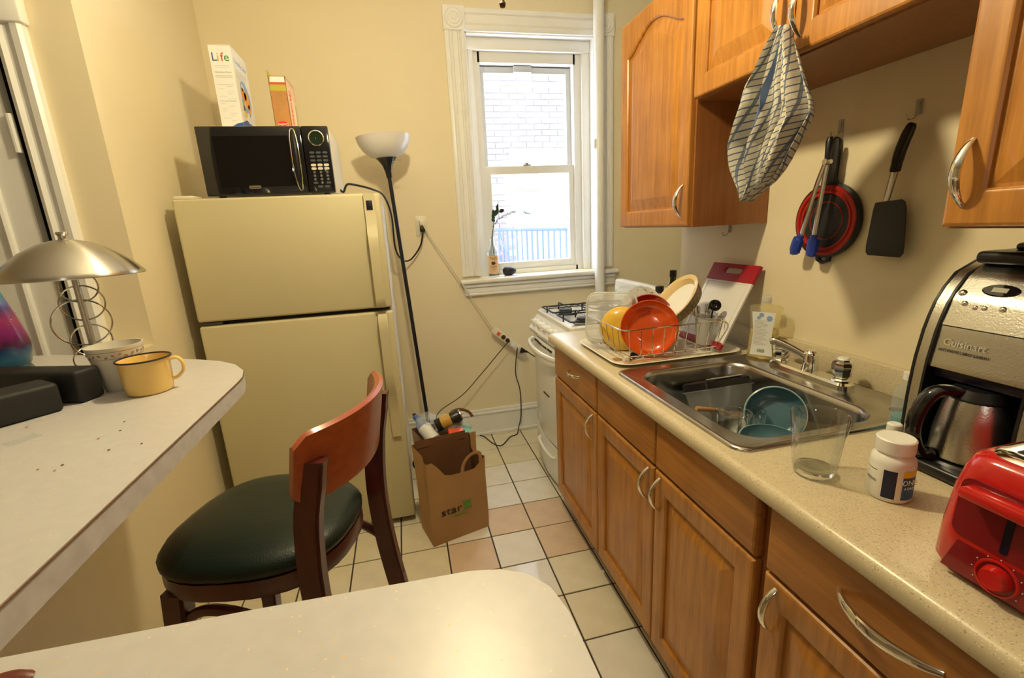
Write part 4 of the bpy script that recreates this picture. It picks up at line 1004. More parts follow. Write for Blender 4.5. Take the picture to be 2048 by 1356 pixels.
gx = at(-8, 700, 'Y', 1.27); gl = V((gx.x, 1.27, ZB))
gw = (at(57, 692, 'Y', 1.27)-at(-8, 692, 'Y', 1.27)).length
glp = thing('glitter_lamp', 'galaxy-patterned glitter lamp in magenta and teal on the bar', 'lamp', gl)
zw = at(57, 692, 'Y', 1.27).z-ZB
obj('base', lathe(NB(), [(0, 0), (gw*1.10, 0), (gw*1.06, .008), (gw*.84, .035), (gw*.80, .042), (gw*.86, zw*.55), (gw*.97, zw-.012), (gw*.985, zw-.002), (0, zw-.002)], 40), 'galaxy', glp)
obj('globe', lathe(NB(), [(gw*.985, zw-.002), (gw, zw+.006), (gw*.93, zw+.03), (gw*.72, zw+.09), (gw*.45, zw+.16), (gw*.26, zw+.21), (0, zw+.21)], 40), 'galaxy', glp)
obj('cap', lathe(NB(), [(gw*.28, zw+.208), (gw*.28, zw+.215), (gw*.18, zw+.245), (0, zw+.247)], 32), 'print_blue', glp)
b = NB()
for k in range(60):
    a = random.uniform(0, 2*PI); h = random.uniform(.005, .10); r = gw*(1-h*3.1*.9)
    sphere(b, .0009, T(r*math.cos(a)*.995, r*math.sin(a)*.995, zw+h), 6)
o = obj('glitter', b, 'foil', glp); o['kind'] = 'stuff'

def obox(name, label, p, a, ln_, wd, h, m_, bev=.008):
    """box on the bar: p = corner, a = direction of its length, width to the left of a"""
    a = V((a[0], a[1], 0)).normalized(); n_ = V((-a.y, a.x, 0))
    o = obj(name, bx(NB(), (0, 0, 0), (ln_, wd, h), bev, 3), m_, M=axes((p[0], p[1], ZB+.0005), a, n_, (0, 0, 1)))
    return tag(o, label, 'box', 'black boxes on the bar')
obox('black_box', 'low black box nearest the front of the bar, cut by the frame', (-.656-.26*.655, 1.007-.26*.755), (.655, .755), .26, .075, .056, 'black_soft')
obox('black_box', 'black box with rounded corners beside the ringed lamp stem', (-.645, 1.035), (.34, .94), .052, .24, .066, 'black_soft')

cu = at(250, 774, 'Z', ZB)
cp_ = thing('cup', 'off-white tapered cup with small leaf border', 'cup', cu)
obj('body', lathe(NB(), [(0, 0), (.031, 0), (.033, .003), (.050, .094), (.0505, .097), (.048, .097), (.031, .006), (0, .006)], 36), 'cup_white', cp_)
b = NB(); ca = math.atan2(-cu.y, -cu.x)
for k in range(26):
    a = k/26*2*PI; zz_ = .080+.003*math.sin(k*2.1); r = .0330+.0169*(zz_/.094)+.0007
    t_ = R(a, 'Z') @ axes((r, 0, zz_), (0, 1, 0), (0, 0, 1), (1, 0, 0)) @ R(.6*(-1)**k, 'Z')
    prism(b, [(-.004, 0), (0, .0022), (.004, 0), (0, -.0022)], -.0002, .0003, t_)
obj('leaf_border', b, 'mould', cp_)
for z in (.073, .088): obj('border_line', lathe(NB(), [(.0333+.0169*(z/.094), z), (.0335+.0169*(z/.094), z+.0008)], 36), 'mould', cp_)

mg = at(303, 782, 'Z', ZB)
mu_ = thing('enamel_mug', 'yellow enamel mug with black rim on the bar', 'mug', mg)
obj('body', lathe(NB(), [(0, .0), (.036, 0), (.040, .003), (.0435, .02), (.0445, .066), (.047, .072), (.0455, .073), (.043, .066), (.042, .02), (.037, .005), (0, .004)], 36), 'enamel_yellow', mu_)
obj('rim', tube(NB(), [(.0465*math.cos(2*PI*k/40), .0465*math.sin(2*PI*k/40), .0725) for k in range(40)], .0019, 8, True), 'rim_black', mu_)
hd = _r0.copy(); hd = V((hd.x*.95+.3*0, hd.y+.35, 0)).normalized()
obj('handle', tube(NB(), cr([tuple(hd*.043+V((0, 0, .064))), tuple(hd*.057+V((0, 0, .066))), tuple(hd*.066+V((0, 0, .054))), tuple(hd*.064+V((0, 0, .036))), tuple(hd*.052+V((0, 0, .024))), tuple(hd*.043+V((0, 0, .022)))], 6), .0035, 8, flat=1.7), 'enamel_yellow', mu_)
WHERE = ['just in front of the low black box', 'in the middle of the bar top', 'closest to the rounded bar edge', 'second from the yellow mug', 'nearest to the yellow mug', 'below the middle of the bar top', 'in the pair closest to the foreground', 'furthest left on the bar top', 'beside the pair near the foreground']
for k, (x, y, m_) in enumerate(((54, 855, 'crumb'), (197, 878, 'crumb'), (284, 888, 'crumb_dark'), (241, 862, 'crumb_dark'), (249, 844, 'crumb_dark'), (218, 901, 'crumb_dark'), (110, 942, 'crumb'), (76, 940, 'crumb'), (125, 931, 'crumb_dark'))):
    p = at(x, y, 'Z', ZB)
    tag(obj('crumb', sphere(NB(), .002, T(0, 0, .0012) @ R(k*1.3, 'Z') @ MX.Diagonal((1.1, .6, .35, 1)), 8), m_, M=T(*p)), ('orange' if m_ == 'crumb' else 'dark brown')+' crumb '+WHERE[k], 'crumb', 'crumbs on the bar top')
p = at(45, 880, 'Z', ZB)
rows = [[(x*.006, y*.010, .0012+.0012*math.sin(x*2.1+y*3)) for x in range(-2, 3)] for y in range(-2, 3)]
tag(obj('plastic_scrap', sheet(NB(), rows), 'film', M=T(*p) @ R(-.6, 'Z')), 'crumpled clear plastic scrap on the bar top', 'plastic scrap')
p = at(16, 1366, 'Z', ZB)
tag(obj('trinket', lathe(NB(), [(0, 0), (.012, 0), (.014, .004), (.010, .009), (0, .010)], 16, MX.Diagonal((1.2, .55, .6, 1))), 'brown_red', M=T(*p)), 'small reddish-brown trinket at the bottom left corner', 'trinket')

# ================================================================ PAPER BAGS
def paper_bag(label, c0, c1, depth, h, tops, back_h, name='paper_bag'):
    """open kraft bag: c0,c1 = front bottom corners; tops = wavy front edge heights"""
    c0, c1 = V((*c0, 0)), V((*c1, 0)); a = (c1-c0).normalized(); w = (c1-c0).length; n_ = V((-a.y, a.x, 0))
    M_ = axes((c0+c1)/2+n_*depth/2, a, n_, (0, 0, 1))
    t = thing(name, label, 'bag', M=M_, group='paper grocery bags')
    hw, hd_ = w/2, depth/2; N = 40; per = []
    for k in range(N):
        s_ = k/N*4; i_ = int(s_); f = s_-i_
        P_ = [(-hw, -hd_), (hw, -hd_), (hw, hd_), (-hw, hd_)]; p_, q_ = P_[i_], P_[(i_+1) % 4]
        per.append((p_[0]+(q_[0]-p_[0])*f, p_[1]+(q_[1]-p_[1])*f, i_, f))
    loops = []
    for lv in range(9):
        u_ = lv/8; L_ = []
        for x, y, i_, f in per:
            if i_ == 0: hh = tops(f)
            elif i_ == 2: hh = back_h(1-f)
            elif i_ == 1: hh = tops(1)*(1-f)+back_h(1)*f-.03*math.sin(PI*f)
            else: hh = back_h(0)*(1-f)+tops(0)*f-.03*math.sin(PI*f)
            inset = -.018*math.sin(PI*f)*u_ if i_ in (1, 3) else 0
            wob = .004*math.sin(9*f+5*u_+i_)*u_
            sx = 1+.02*u_; L_.append(((x*sx)+(inset+wob)*(1 if x > 0 else -1)*(1 if i_ in (1, 3) else 0), y*(1+.04*u_)+(wob if i_ in (0, 2) else 0), .001+hh*u_))
        loops.append(L_)
    outer = NB(); loft(outer, loops, True, False); obj('paper', outer, 'kraft', t, angle=30)
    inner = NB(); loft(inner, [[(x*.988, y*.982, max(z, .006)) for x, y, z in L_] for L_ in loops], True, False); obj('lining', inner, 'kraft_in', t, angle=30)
    return t, hw, hd_
def fr_top(f): return .405-.085*min(1, max(0, (f-.12)/.2)) + .045*max(0, (f-.82)/.18)
b1, hw, hd_ = paper_bag('kraft paper grocery bag with green and black logo beside the refrigerator', (.006, 1.812), (.268, 1.885), .165, .43, fr_top, lambda f: .425-.012*f)
def strap(p, m_='kraft'):
    return tube(NB(), cr(p, 6), .0085, 8, flat=.14, up=(1, 0, 0))
hdl = [(.025, -hd_-.002, .285), (.028, -hd_-.006, .345), (.05, -hd_-.012, .385), (.085, -hd_-.012, .40), (.112, -hd_-.008, .385), (.115, -hd_-.003, .34)]
obj('handle', tube(NB(), cr(hdl, 6), .0085, 8, flat=.16, up=(1, 0, 0)), 'kraft', b1)
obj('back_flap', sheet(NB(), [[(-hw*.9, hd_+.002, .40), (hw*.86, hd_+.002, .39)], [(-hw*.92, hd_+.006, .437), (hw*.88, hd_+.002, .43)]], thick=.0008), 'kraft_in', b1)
BF = lambda x, z: axes((x, -hd_-.0035, z), (1, 0, 0), (0, 0, 1), (0, -1, 0)) @ R(0, 'X')
text('lettering', 'star', .052, 'label_black', b1, BF(-.040, .152) @ MX.Shear('XZ', 4, (0, 0)) @ T(0, 0, .0005), .0006, width=.098)
starx = []
for k in range(8):
    a = PI/4*k+PI/8*0; r = .030 if k % 2 else .011
    starx.append((r*math.cos(a), r*math.sin(a)))
obj('star_mark', prism(NB(), starx, 0, .0008, BF(.036, .157)), 'star_green', b1)
text('lettering', 'market', .017, 'star_green', b1, BF(.004, .120), .0006, width=.066)
text('lettering', '>>', .014, 'label_black', b1, BF(.062, .255), .0004)
b2, hw2, hd2 = paper_bag('kraft paper bag full of bottles and cans behind the logo bag', (.016, 2.02), (.261, 2.085), .195, .42, lambda f: .395, lambda f: .40)
M2 = frame(b2); ZG = .36
obj('crumpled_fill', loft(NB(), [[(x*.96, y*.96, z) for x, y in rrect(-hw2, -hd2, hw2, hd2, .02)] for z in (.01, .30)], True, True), 'dark_brown', b2)
for x in (-.055, .035):
    obj('handle_tab', bx(NB(), (x-.009, -hd2-.004, .375), (x+.009, -hd2-.0025, .405)), 'card_cream', b2)
obj('handle', tube(NB(), cr([(.06, hd2+.002, .38), (.075, hd2+.004, .43), (.12, hd2-.0, .445), (.165, hd2-.02, .43), (.185, hd2-.03, .40)], 6), .008, 8, flat=.16), 'kraft_in', b2)
obj('handle', tube(NB(), cr([(-.085, hd2-.02, .38), (-.10, hd2, .43), (-.112, hd2+.01, .475)], 6), .012, 8, flat=.2), 'dark_brown', b2)
def inbag(name, label, cat, prof, parts, x, y, z, tilt, mat_, seg=28):
    m = M2 @ T(x, y, z) @ tilt
    t = thing(name, label, cat, M=m)
    obj('body', lathe(NB(), prof, seg), mat_, t)
    for nm, pr, mm in parts: obj(nm, lathe(NB(), pr, seg), mm, t)
    return t
tl1 = R(math.radians(-38), 'Y') @ R(math.radians(35), 'X')
inbag('water_bottle', 'clear plastic water bottle with blue cap in the bag', 'bottle', [(0, 0), (.028, 0), (.033, .006), (.033, .12), (.03, .14), (.016, .165), (.013, .17), (.013, .185)], [('label', [(.0335, .035), (.034, .037), (.034, .115), (.0335, .117)], 'label_white'), ('cap', [(.015, .175), (.015, .192), (0, .193)], 'bottle_blue')], -.052, -.055, .355, R(math.radians(-28), 'Y') @ R(math.radians(-48), 'X'), 'film_blue')
inbag('plastic_cup', 'clear plastic cup with domed lid and straw in the bag', 'cup', [(0, 0), (.026, 0), (.04, .11), (.043, .113)], [('dome_lid', [(.045, .111), (.045, .116), (.04, .14), (.02, .155), (.008, .156)], 'film'), ('straw', [(0, .02), (.003, .02), (.003, .235), (0, .235)], 'frost')], -.075, .055, .335, R(.12, 'Y') @ R(.1, 'X'), 'film')
can = inbag('tall_can', 'black and gold drink can lying in the bag', 'can', [(0, .004), (.024, .002), (.028, 0), (.0325, .010), (.0325, .125), (.028, .136), (.026, .138), (0, .134)], [('rim', [(.0285, -.001), (.0295, .003), (.031, .006)], 'foil'), ('top_rim', [(.0285, .134), (.0275, .140), (.0262, .140)], 'foil'), ('gold_band', [(.0327, .035), (.0329, .036), (.0329, .085), (.0327, .086)], 'can_gold')], -.04, .005, .425, R(math.radians(70), 'Y') @ R(.25, 'X'), 'can_black')
shell = thing('plastic_clamshell', 'clear plastic clamshell on top of the full bag', 'container', M=M2 @ T(.06, .012, .365) @ R(.35, 'Y') @ R(-.35, 'X'))
obj('tray', loft(NB(), [rl(-.055, -.06, .055, .06, .02, 0), rl(-.068, -.072, .068, .072, .02, .035), rl(-.074, -.078, .074, .078, .02, .037)], True, False), 'film', shell)
obj('lid', loft(NB(), [rl(-.074, -.078, .074, .078, .02, .038), rl(-.066, -.07, .066, .07, .02, .042), rl(-.05, -.055, .05, .055, .02, .062)], False, True), 'film', shell)
tag(obj('carton', bx(NB(), (-.036, -.028, -.012), (.036, .028, .014), .002), 'orange_red', M=M2 @ T(.035, -.075, .395) @ R(.45, 'X') @ R(-.25, 'Z')), 'small orange-red carton at the bag opening', 'carton')
tag(obj('wrapper', sheet(NB(), [[(x*.018, y*.016, .008*math.sin(x*1.9+y)) for x in range(-2, 3)] for y in range(-2, 3)], thick=.0006), 'mint', M=M2 @ T(.085, -.055, .392) @ R(.6, 'X')), 'mint green wrapper in the full bag', 'wrapper')

# ================================================================ WALL HOOKS AND UTENSILS
def hook(name, label, x, y, z):
    t = thing('wall_hook', label, 'hook', (XR, y, z), group='clear hooks on the wall')
    obj('plate', bx(NB(), (XR-.004, y-.008, z-.018), (XR, y+.008, z+.018), .003, 2), 'frost', t, world=True)
    obj('wire', tube(NB(), cr([(XR-.004, y-.004, z+.012), (XR-.008, y-.006, z-.006), (XR-.014, y-.003, z-.024), (XR-.026, y+.003, z-.026), (XR-.03, y+.004, z-.014)], 5), .0013, 6), 'nickel', t, world=True)
hk1 = at(1682, 262, 'X', XR); hk2 = at(1838, 225, 'X', XR); hk3 = at(1460, 462, 'X', XR)
hook('h', 'clear hook holding the colander and tongs', 0, hk1.y, hk1.z+.012)
hook('h', 'clear hook holding the black turner', 0, hk2.y, hk2.z+.012)
hook('h', 'empty clear hook beneath the tall wall cabinet', 0, hk3.y, hk3.z+.012)
XW = XR-.022
cc = at(1648, 442, 'X', XW); ce = at(1590, 445, 'X', XW); rc = abs(ce.y-cc.y)
CM = axes((XW+.012, cc.y, cc.z), (0, -1, 0), (0, 0, 1), (-1, 0, 0))        # x right, y up, z out of the wall
co = thing('colander', 'collapsible red and black colander hanging on the wall', 'colander', M=CM)
obj('rim', lathe(NB(), [(rc*.99, -.008), (rc*1.02, -.004), (rc*1.02, .008), (rc*.96, .011), (rc*.94, .008), (rc*.94, -.008)], 48), 'black_plastic', co)
obj('silicone_ring', lathe(NB(), [(rc*.97, .009), (rc*.94, .013), (rc*.86, .013), (rc*.83, .008), (rc*.80, .008), (rc*.79, .011), (rc*.74, .011), (rc*.73, -.002)], 48), 'red_silicone', co)
obj('base_disc', lathe(NB(), [(rc*.74, .004), (rc*.72, .006), (rc*.4, .006), (0, .006)], 48), 'slate', co)
obj('inner_line', lathe(NB(), [(rc*.50, .006), (rc*.505, .0072), (rc*.52, .0072), (rc*.525, .006)], 40), 'red_silicone', co)
ht = at(1657, 275, 'X', XW).z-cc.z
HO = [(-.020, rc*.93), (-.012, rc*1.12), (-.0125, ht-.03), (-.010, ht-.008), (0, ht), (.010, ht-.008), (.0125, ht-.03), (.012, rc*1.12), (.020, rc*.93)]
obj('handle', prism(NB(), [(x*1.25, y) for x, y in HO], -.006, .006, bev=.003), 'black_plastic', co)
LO = [(-.026, -rc*.92), (-.022, -rc*1.12), (0, -rc*1.2), (.022, -rc*1.12), (.026, -rc*.92), (.014, -rc*1.0), (.009, -rc*1.09), (0, -rc*1.12), (-.009, -rc*1.09), (-.014, -rc*1.0)]
obj('loop', prism(NB(), LO, -.004, .004), 'black_plastic', co)
# tongs
XT = XR-.055
ta, tb, tc1, tc2 = at(1660, 283, 'X', XT), at(1652, 345, 'X', XT), at(1603, 470, 'X', XT), at(1628, 470, 'X', XT)
tg = thing('tongs', 'steel tongs with blue tips hanging over the colander', 'tongs', ta)
obj('grip', tube(NB(), [ta+V((0, 0, .012)), ta, tb.lerp(ta, .45)], [.006, .010, .008], 10), 'black_plastic', tg, world=True)
obj('pivot', lathe(NB(), [(0, .010), (.008, .010), (.010, 0), (.008, -.010), (0, -.010)], 14, T(*tb.lerp(ta, .35)) @ R(PI/2, 'Y')), 'nickel', tg, world=True)
for q, (c_, of) in enumerate(((tc1, .012), (tc2, -.004))):
    s0 = tb.lerp(ta, .4)+V((0, of*.3, 0)); 
    obj('arm', tube(NB(), cr([tuple(s0), tuple(s0.lerp(c_, .35)+V((-.002, of*.25, 0))), tuple(c_)], 6), .0082, 8, flat=.40, up=(0, 1, 0)), 'brushed', tg, world=True)
    e_ = c_+(c_-s0).normalized()*.062
    obj('tip', tube(NB(), cr([tuple(c_), tuple(c_.lerp(e_, .35)+V((0, of*.5, 0))), tuple(c_.lerp(e_, .75)+V((0, of*.45, 0))), tuple(e_)], 6), [.011]*4+[.019]*9+[.017]*4+[.010]*2, 10, flat=.55, up=(0, 1, 0)), 'blue_silicone', tg, world=True)
# turner
XS = XR-.028
s1, s2_, s3, s4 = at(1826, 246, 'X', XS), at(1790, 342, 'X', XS), at(1772, 402, 'X', XS), at(1778, 512, 'X', XS)
tn = thing('turner', 'black nylon turner with steel shaft hanging on the wall', 'spatula', s1)
obj('grip', tube(NB(), cr([tuple(s1), tuple(s1.lerp(s2_, .2)+V((-.004, 0, 0))), tuple(s1.lerp(s2_, .6)+V((-.006, 0, 0))), tuple(s2_)], 6), [.008, .010, .0115, .0125, .013, .0135]+[.0145]*9+[.0135]*4, 12, flat=.75), 'black_plastic', tn, world=True)
obj('shaft', tube(NB(), [s2_, s3.lerp(s2_, .15), s3], [.010, .009, .007], 10, flat=.5, up=(0, 1, 0)), 'brushed', tn, world=True)
yl, yr = at(1739, 460, 'X', XS).y, at(1816, 460, 'X', XS).y; zt, zb_ = s3.z+.002, s4.z; ym = (yl+yr)/2; hw_ = abs(yl-yr)/2
BO = [(ym+hw_*.72, zt-.004), (ym+hw_*.80, zt-.006), (ym+hw_*.86, zt-.02), (ym+hw_*1.0, zb_+.025), (ym+hw_*.98, zb_+.008), (ym+hw_*.84, zb_), (ym-hw_*.86, zb_-.002), (ym-hw_*1.0, zb_+.008), (ym-hw_*1.0, zb_+.025), (ym-hw_*.84, zt-.022), (ym-hw_*.72, zt-.006), (ym-hw_*.55, zt)]
BO = [(-y, z) for y, z in BO]
obj('blade', prism(NB(), BO, 0, .004, axes((XS-.002, 0, 0), (0, -1, 0), (0, 0, 1), (-1, 0, 0)), bev=.0012), 'slate', tn, world=True, angle=50)

# ================================================================ TEA TOWEL
XK = .885
def tw(x, y, xx=XK-.012): return at(x, y, 'X', xx)
left = [(1556, 52), (1530, 95), (1508, 140), (1489, 175), (1480, 210), (1462, 255), (1451, 300), (1458, 330), (1470, 352), (1482, 380), (1493, 403)]
right = [(1576, 50), (1584, 92), (1592, 132), (1600, 170), (1610, 205), (1613, 228), (1596, 262), (1578, 300), (1560, 338), (1545, 360), (1500, 400)]
def samp(L_, v):
    f = v*(len(L_)-1); i_ = min(int(f), len(L_)-2); f -= i_; return V((*L_[i_], 0)).lerp(V((*L_[i_+1], 0)), f)
NU, NV_ = 44, 40; rows = []; uvs = []
for j in range(NV_+1):
    v = j/NV_; a = samp(left, v); c_ = samp(right, v); r_ = []; ur = []
    for i in range(NU+1):
        u_ = i/NU; p = a.lerp(c_, u_)
        hem = 7*math.sin(u_*17)*v*(1-v)
        w3 = tw(p.x, p.y+hem)
        fold = (.024*math.sin(u_*PI*6.5+1.2*v)+.011*math.sin(u_*PI*15+2*v))*min(1, .25+2*v)*(1-.55*max(0, v-.75)/.25)
        r_.append(w3+V((fold-.004*v, 0, 0)))
    rows.append(r_)
bm = bmesh.new(); uvl = bm.loops.layers.uv.new('UVMap'); vs = [[bm.verts.new(p) for p in r_] for r_ in rows]
for j in range(NV_):
    for i in range(NU):
        f = bm.faces.new((vs[j][i], vs[j][i+1], vs[j+1][i+1], vs[j+1][i]))
        for l_, (ii, jj) in zip(f.loops, ((i, j), (i+1, j), (i+1, j+1), (i, j+1))): l_[uvl].uv = (ii/NU+.25*jj/NV_, jj/NV_+.35*ii/NU)
tow = tag(obj('tea_towel', bm, 'towel_cloth', M=T(*tw(1560, 45)), world=True, angle=80), 'cream and blue checked tea towel hanging from a cabinet handle', 'towel')
sm = tow.modifiers.new('thick', 'SOLIDIFY'); sm.thickness = .0025

# ================================================================ DRAINING TRAY, RACK AND DISHES
ZW = ZT+.0008
tr_ = thing('draining_tray', 'white plastic draining tray under the dish rack', 'tray', (.9, 1.53, ZW))
tx0_, ty0_, tx1_, ty1_ = .656, 1.338, 1.150, 1.735
obj('pan', loft(NB(), [rl(tx0_+.03, ty0_+.03, tx1_-.03, ty1_-.03, .05, ZW), rl(tx0_, ty0_, tx1_, ty1_, .06, ZW+.013), rl(tx0_+.004, ty0_+.004, tx1_-.004, ty1_-.004, .058, ZW+.015), rl(tx0_+.032, ty0_+.032, tx1_-.032, ty1_-.032, .05, ZW+.0035)], True, True), 'tray_white', tr_, world=True)
for k in range(10):
    y = 1.40+k*.031
    obj('rib', tube(NB(), [(.72, y, ZW+.003), (1.09, y, ZW+.003)], .0024, 6), 'tray_white', tr_, world=True)
obj('stain', prism(NB(), [(.80+x*.11, 1.392+y*.018) for x, y in blob(1, 1, 18)], ZW+.0045, ZW+.0056), 'stain_pink', tr_, world=True)
obj('stain', prism(NB(), [(.700+x*.018, 1.44+y*.02) for x, y in blob(1, 1, 12)], ZW+.0036, ZW+.0046), 'mould', tr_, world=True)
rk = thing('dish_rack', 'chrome wire dish rack full of drying dishes', 'dish rack', (.885, 1.54, ZW))
rx0, ry0, rx1, ry1, rz0, rz1 = .700, 1.385, 1.075, 1.705, ZW+.026, ZW+.122
ex = .014
obj('rim', tube(NB(), rl(rx0-ex, ry0-ex, rx1+ex, ry1+ex, .03, rz1, 5), .0024, 8, True), 'chrome', rk, world=True)
obj('base_wire', tube(NB(), rl(rx0, ry0, rx1, ry1, .02, rz0, 4), .002, 6, True), 'chrome', rk, world=True)
for k in range(9):
    x = rx0+.02+k*(rx1-rx0-.04)/8
    u_ = (x-(rx0+rx1)/2)*.07
    obj('side_wire', tube(NB(), cr([(x+u_, ry0-ex, rz1), (x, ry0, rz0+.004), (x, ry0+.006, rz0), (x, ry1-.006, rz0), (x, ry1, rz0+.004), (x+u_, ry1+ex, rz1)], 4), .0014, 6), 'chrome', rk, world=True)
for k in range(7):
    y = ry0+.025+k*(ry1-ry0-.05)/6
    for xx, sg in ((rx0, -1), (rx1, 1)):
        obj('end_wire', tube(NB(), [(xx+sg*ex, y, rz1), (xx, y, rz0)], .0014, 6), 'chrome', rk, world=True)
for k in range(5):
    y = ry0+.05+k*.055
    obj('plate_loop', tube(NB(), cr([(.93, y, rz0), (.932, y, rz0+.045), (.945, y, rz0+.055), (.958, y, rz0+.045), (.96, y, rz0)], 5), .0013, 6), 'chrome', rk, world=True)
for x in (rx0+.02, rx1-.02):
    for y in (ry0+.015, ry1-.015):
        obj('foot', lathe(NB(), [(0, 0), (.009, 0), (.007, .022), (0, .022)], 12, T(x, y, ZW+.0035)), 'frost', rk, world=True)
def aim(c, d, up=(0, 0, 1)):
    """frame at c with +z along d"""
    d = V(d).normalized(); u0 = V(up); y = (u0-d*u0.dot(d)).normalized(); return axes(c, y.cross(d), y, d)
def bowl_prof(r, h, foot=.45, th=.003):
    o = [(0, 0), (r*foot, 0), (r*foot+.004, .002)]
    for k in range(1, 9):
        a = k/8; o.append((r*foot+(r-r*foot)*math.sin(a*PI/2)**.9, h*(1-math.cos(a*PI/2))+.003*0))
    i_ = [(max(0, x-th), z+th*.8) for x, z in o[::-1]]
    return o+[(r, h+.0015)]+i_[:-2]+[(0, th)]
# red translucent bowl, mouth to the left front
tag(obj('bowl', lathe(NB(), bowl_prof(.098, .040, .4), 48), 'red_glaze', M=aim(at(1296, 661, 'Y', 1.42)+V((.026, .04, 0)), (-.46, -.86, .18))), 'translucent orange-red bowl leaning at the front of the rack', 'bowl')
tag(obj('bowl', lathe(NB(), bowl_prof(.094, .05, .4), 48), 'red_glaze_dark', M=aim(at(1294, 648, 'Y', 1.53)+V((.03, .06, 0)), (-.30, -.9, .3))), 'dark red bowl standing just behind the orange-red bowl', 'bowl')
am = thing('enamel_bowl', 'amber yellow enamel bowl with dark rim in the rack', 'bowl', M=aim(at(1246, 656, 'Y', 1.535)+V((-.01, -.02, 0)), (.40, .85, -.12)))
obj('shell', lathe(NB(), bowl_prof(.084, .034, .3), 48), 'amber_glaze', am)
obj('rim', tube(NB(), [(.084*math.cos(2*PI*k/48), .084*math.sin(2*PI*k/48), .0345) for k in range(48)], .0024, 8, True), 'rim_black', am)
# clear plastic containers
def tub(name, label, c, d, w, h, dep, m_):
    t = thing(name, label, 'container', M=aim(c, d))
    obj('shell', loft(NB(), [rl(-w*.82, -h*.82, w*.82, h*.82, .03, -dep), rl(-w*.92, -h*.92, w*.92, h*.92, .035, -dep*.2), rl(-w*.93, -h*.93, w*.93, h*.93, .035, 0)], True, False), m_, t)
    obj('lip', tube(NB(), rl(-w*.96, -h*.96, w*.96, h*.96, .038, 0, 6), .004, 8, True), m_, t)
    return t
tub('plastic_tub', 'large frosted plastic tub at the stove end of the rack', at(1222, 636, 'Y', 1.60), (.52, .82, -.25), .098, .100, .045, 'frost')
tub('plastic_tub', 'smaller clear plastic tub behind the frosted tub', at(1262, 612, 'Y', 1.655), (.4, .88, -.2), .072, .080, .03, 'film')
pt = thing('side_plate', 'cream side plate with dark leaf marks in the rack', 'plate', M=aim(at(1283, 612, 'Y', 1.675), (-.25, -.95, .25)))
obj('plate', lathe(NB(), [(0, 0), (.045, 0), (.05, .002), (.078, .011), (.079, .013), (.05, .0045), (0, .003)], 44), 'ceramic', pt)
b = NB()
for k in range(14):
    a = k/14*2*PI; prism(b, [(-.006, 0), (0, .003), (.006, 0), (0, -.003)], 0, .0012, R(a, 'Z') @ T(.066, 0, .0095) @ R(PI/2+.5*(-1)**k, 'Z'))
obj('leaf_mark', b, 'mould', pt)
# oval ribbed dish, mouth to the left
oc_ = (at(1372, 560, 'Y', 1.50)+at(1312, 640, 'Y', 1.50))/2
od_ = V((-.83, -.06, .60)).normalized(); oup = V((.515, -.34, .79))
ov = thing('oval_dish', 'cream oval dish with ribbed brown outside, tilted in the rack', 'dish', M=aim(oc_+V((.012, .0, 0)), od_, oup))
def oval(a, c_, z, n=48, rib=0): return [(c_*math.cos(2*PI*k/n)*(1+rib*(k % 2)), a*math.sin(2*PI*k/n)*(1+rib*(k % 2)), z) for k in range(n)]
obj('ribbed_wall', loft(NB(), [oval(.088, .062, -.048, 72, .015), oval(.104, .076, -.004, 72, .012)], True, False), 'basketry', ov)
obj('interior', loft(NB(), [oval(.104, .076, -.004), oval(.112, .084, .003), oval(.110, .082, .005), oval(.096, .070, .0), oval(.084, .058, -.018)], False, False), 'cream_glaze', ov)
obj('well', loft(NB(), [oval(.084, .058, -.018), oval(.07, .046, -.021), oval(.03, .02, -.021)], False, True), 'ceramic_white', ov)
# amber mug on its side, black utensils, cutlery cup
mm = at(1318, 688, 'Z', ZW+.06)
am2 = thing('mug', 'small yellow mug lying behind the red bowl', 'mug', M=aim(mm+V((.075, .105, -.008)), (.2, .9, .05)))
obj('body', lathe(NB(), [(0, -.035), (.034, -.035), (.036, .035), (.034, .035), (.032, -.03), (0, -.03)], 32), 'enamel_yellow', am2)
obj('handle', tube(NB(), cr([(.034, 0, .02), (.05, .004, .022), (.058, .006, .0), (.05, .004, -.02), (.034, 0, -.02)], 5), .0035, 8), 'enamel_yellow', am2)
for k, (dx, dy, rz_) in enumerate(((0, 0, .25), (.02, .03, -.1))):
    p = V((.735+dx, 1.415+dy, ZW+.012))
    o = obj('black_utensil', tube(NB(), cr([(0, 0, 0), (.03, 0, .002), (.08, .004, .001), (.13, .004, 0)], 5), [.009, .010, .010, .009, .008, .007, .0065, .006, .006, .006, .0055, .0055, .005, .005, .005, .005], 10, flat=.5), 'black_plastic', M=T(*p) @ R(rz_, 'Z'))
    tag(o, ['black plastic utensil under the amber bowl', 'black plastic utensil half hidden under the red bowl'][k], 'utensil', 'black utensils in the rack')
uc = V((1.042, 1.432, ZW+.028))
cy_ = thing('cutlery_cup', 'frosted plastic cutlery cup hooked on the rack', 'cup', uc)
obj('cup', lathe(NB(), [(0, 0), (.028, 0), (.030, .004), (.036, .098), (.039, .1), (.036, .1), (.028, .006), (0, .005)], 28), 'frost', cy_)
obj('clip', tube(NB(), [(.03, -.02, .1), (.045, -.035, .1), (.045, -.035, .085), (.02, -.048, .085)], .0018, 6), 'chrome', cy_)
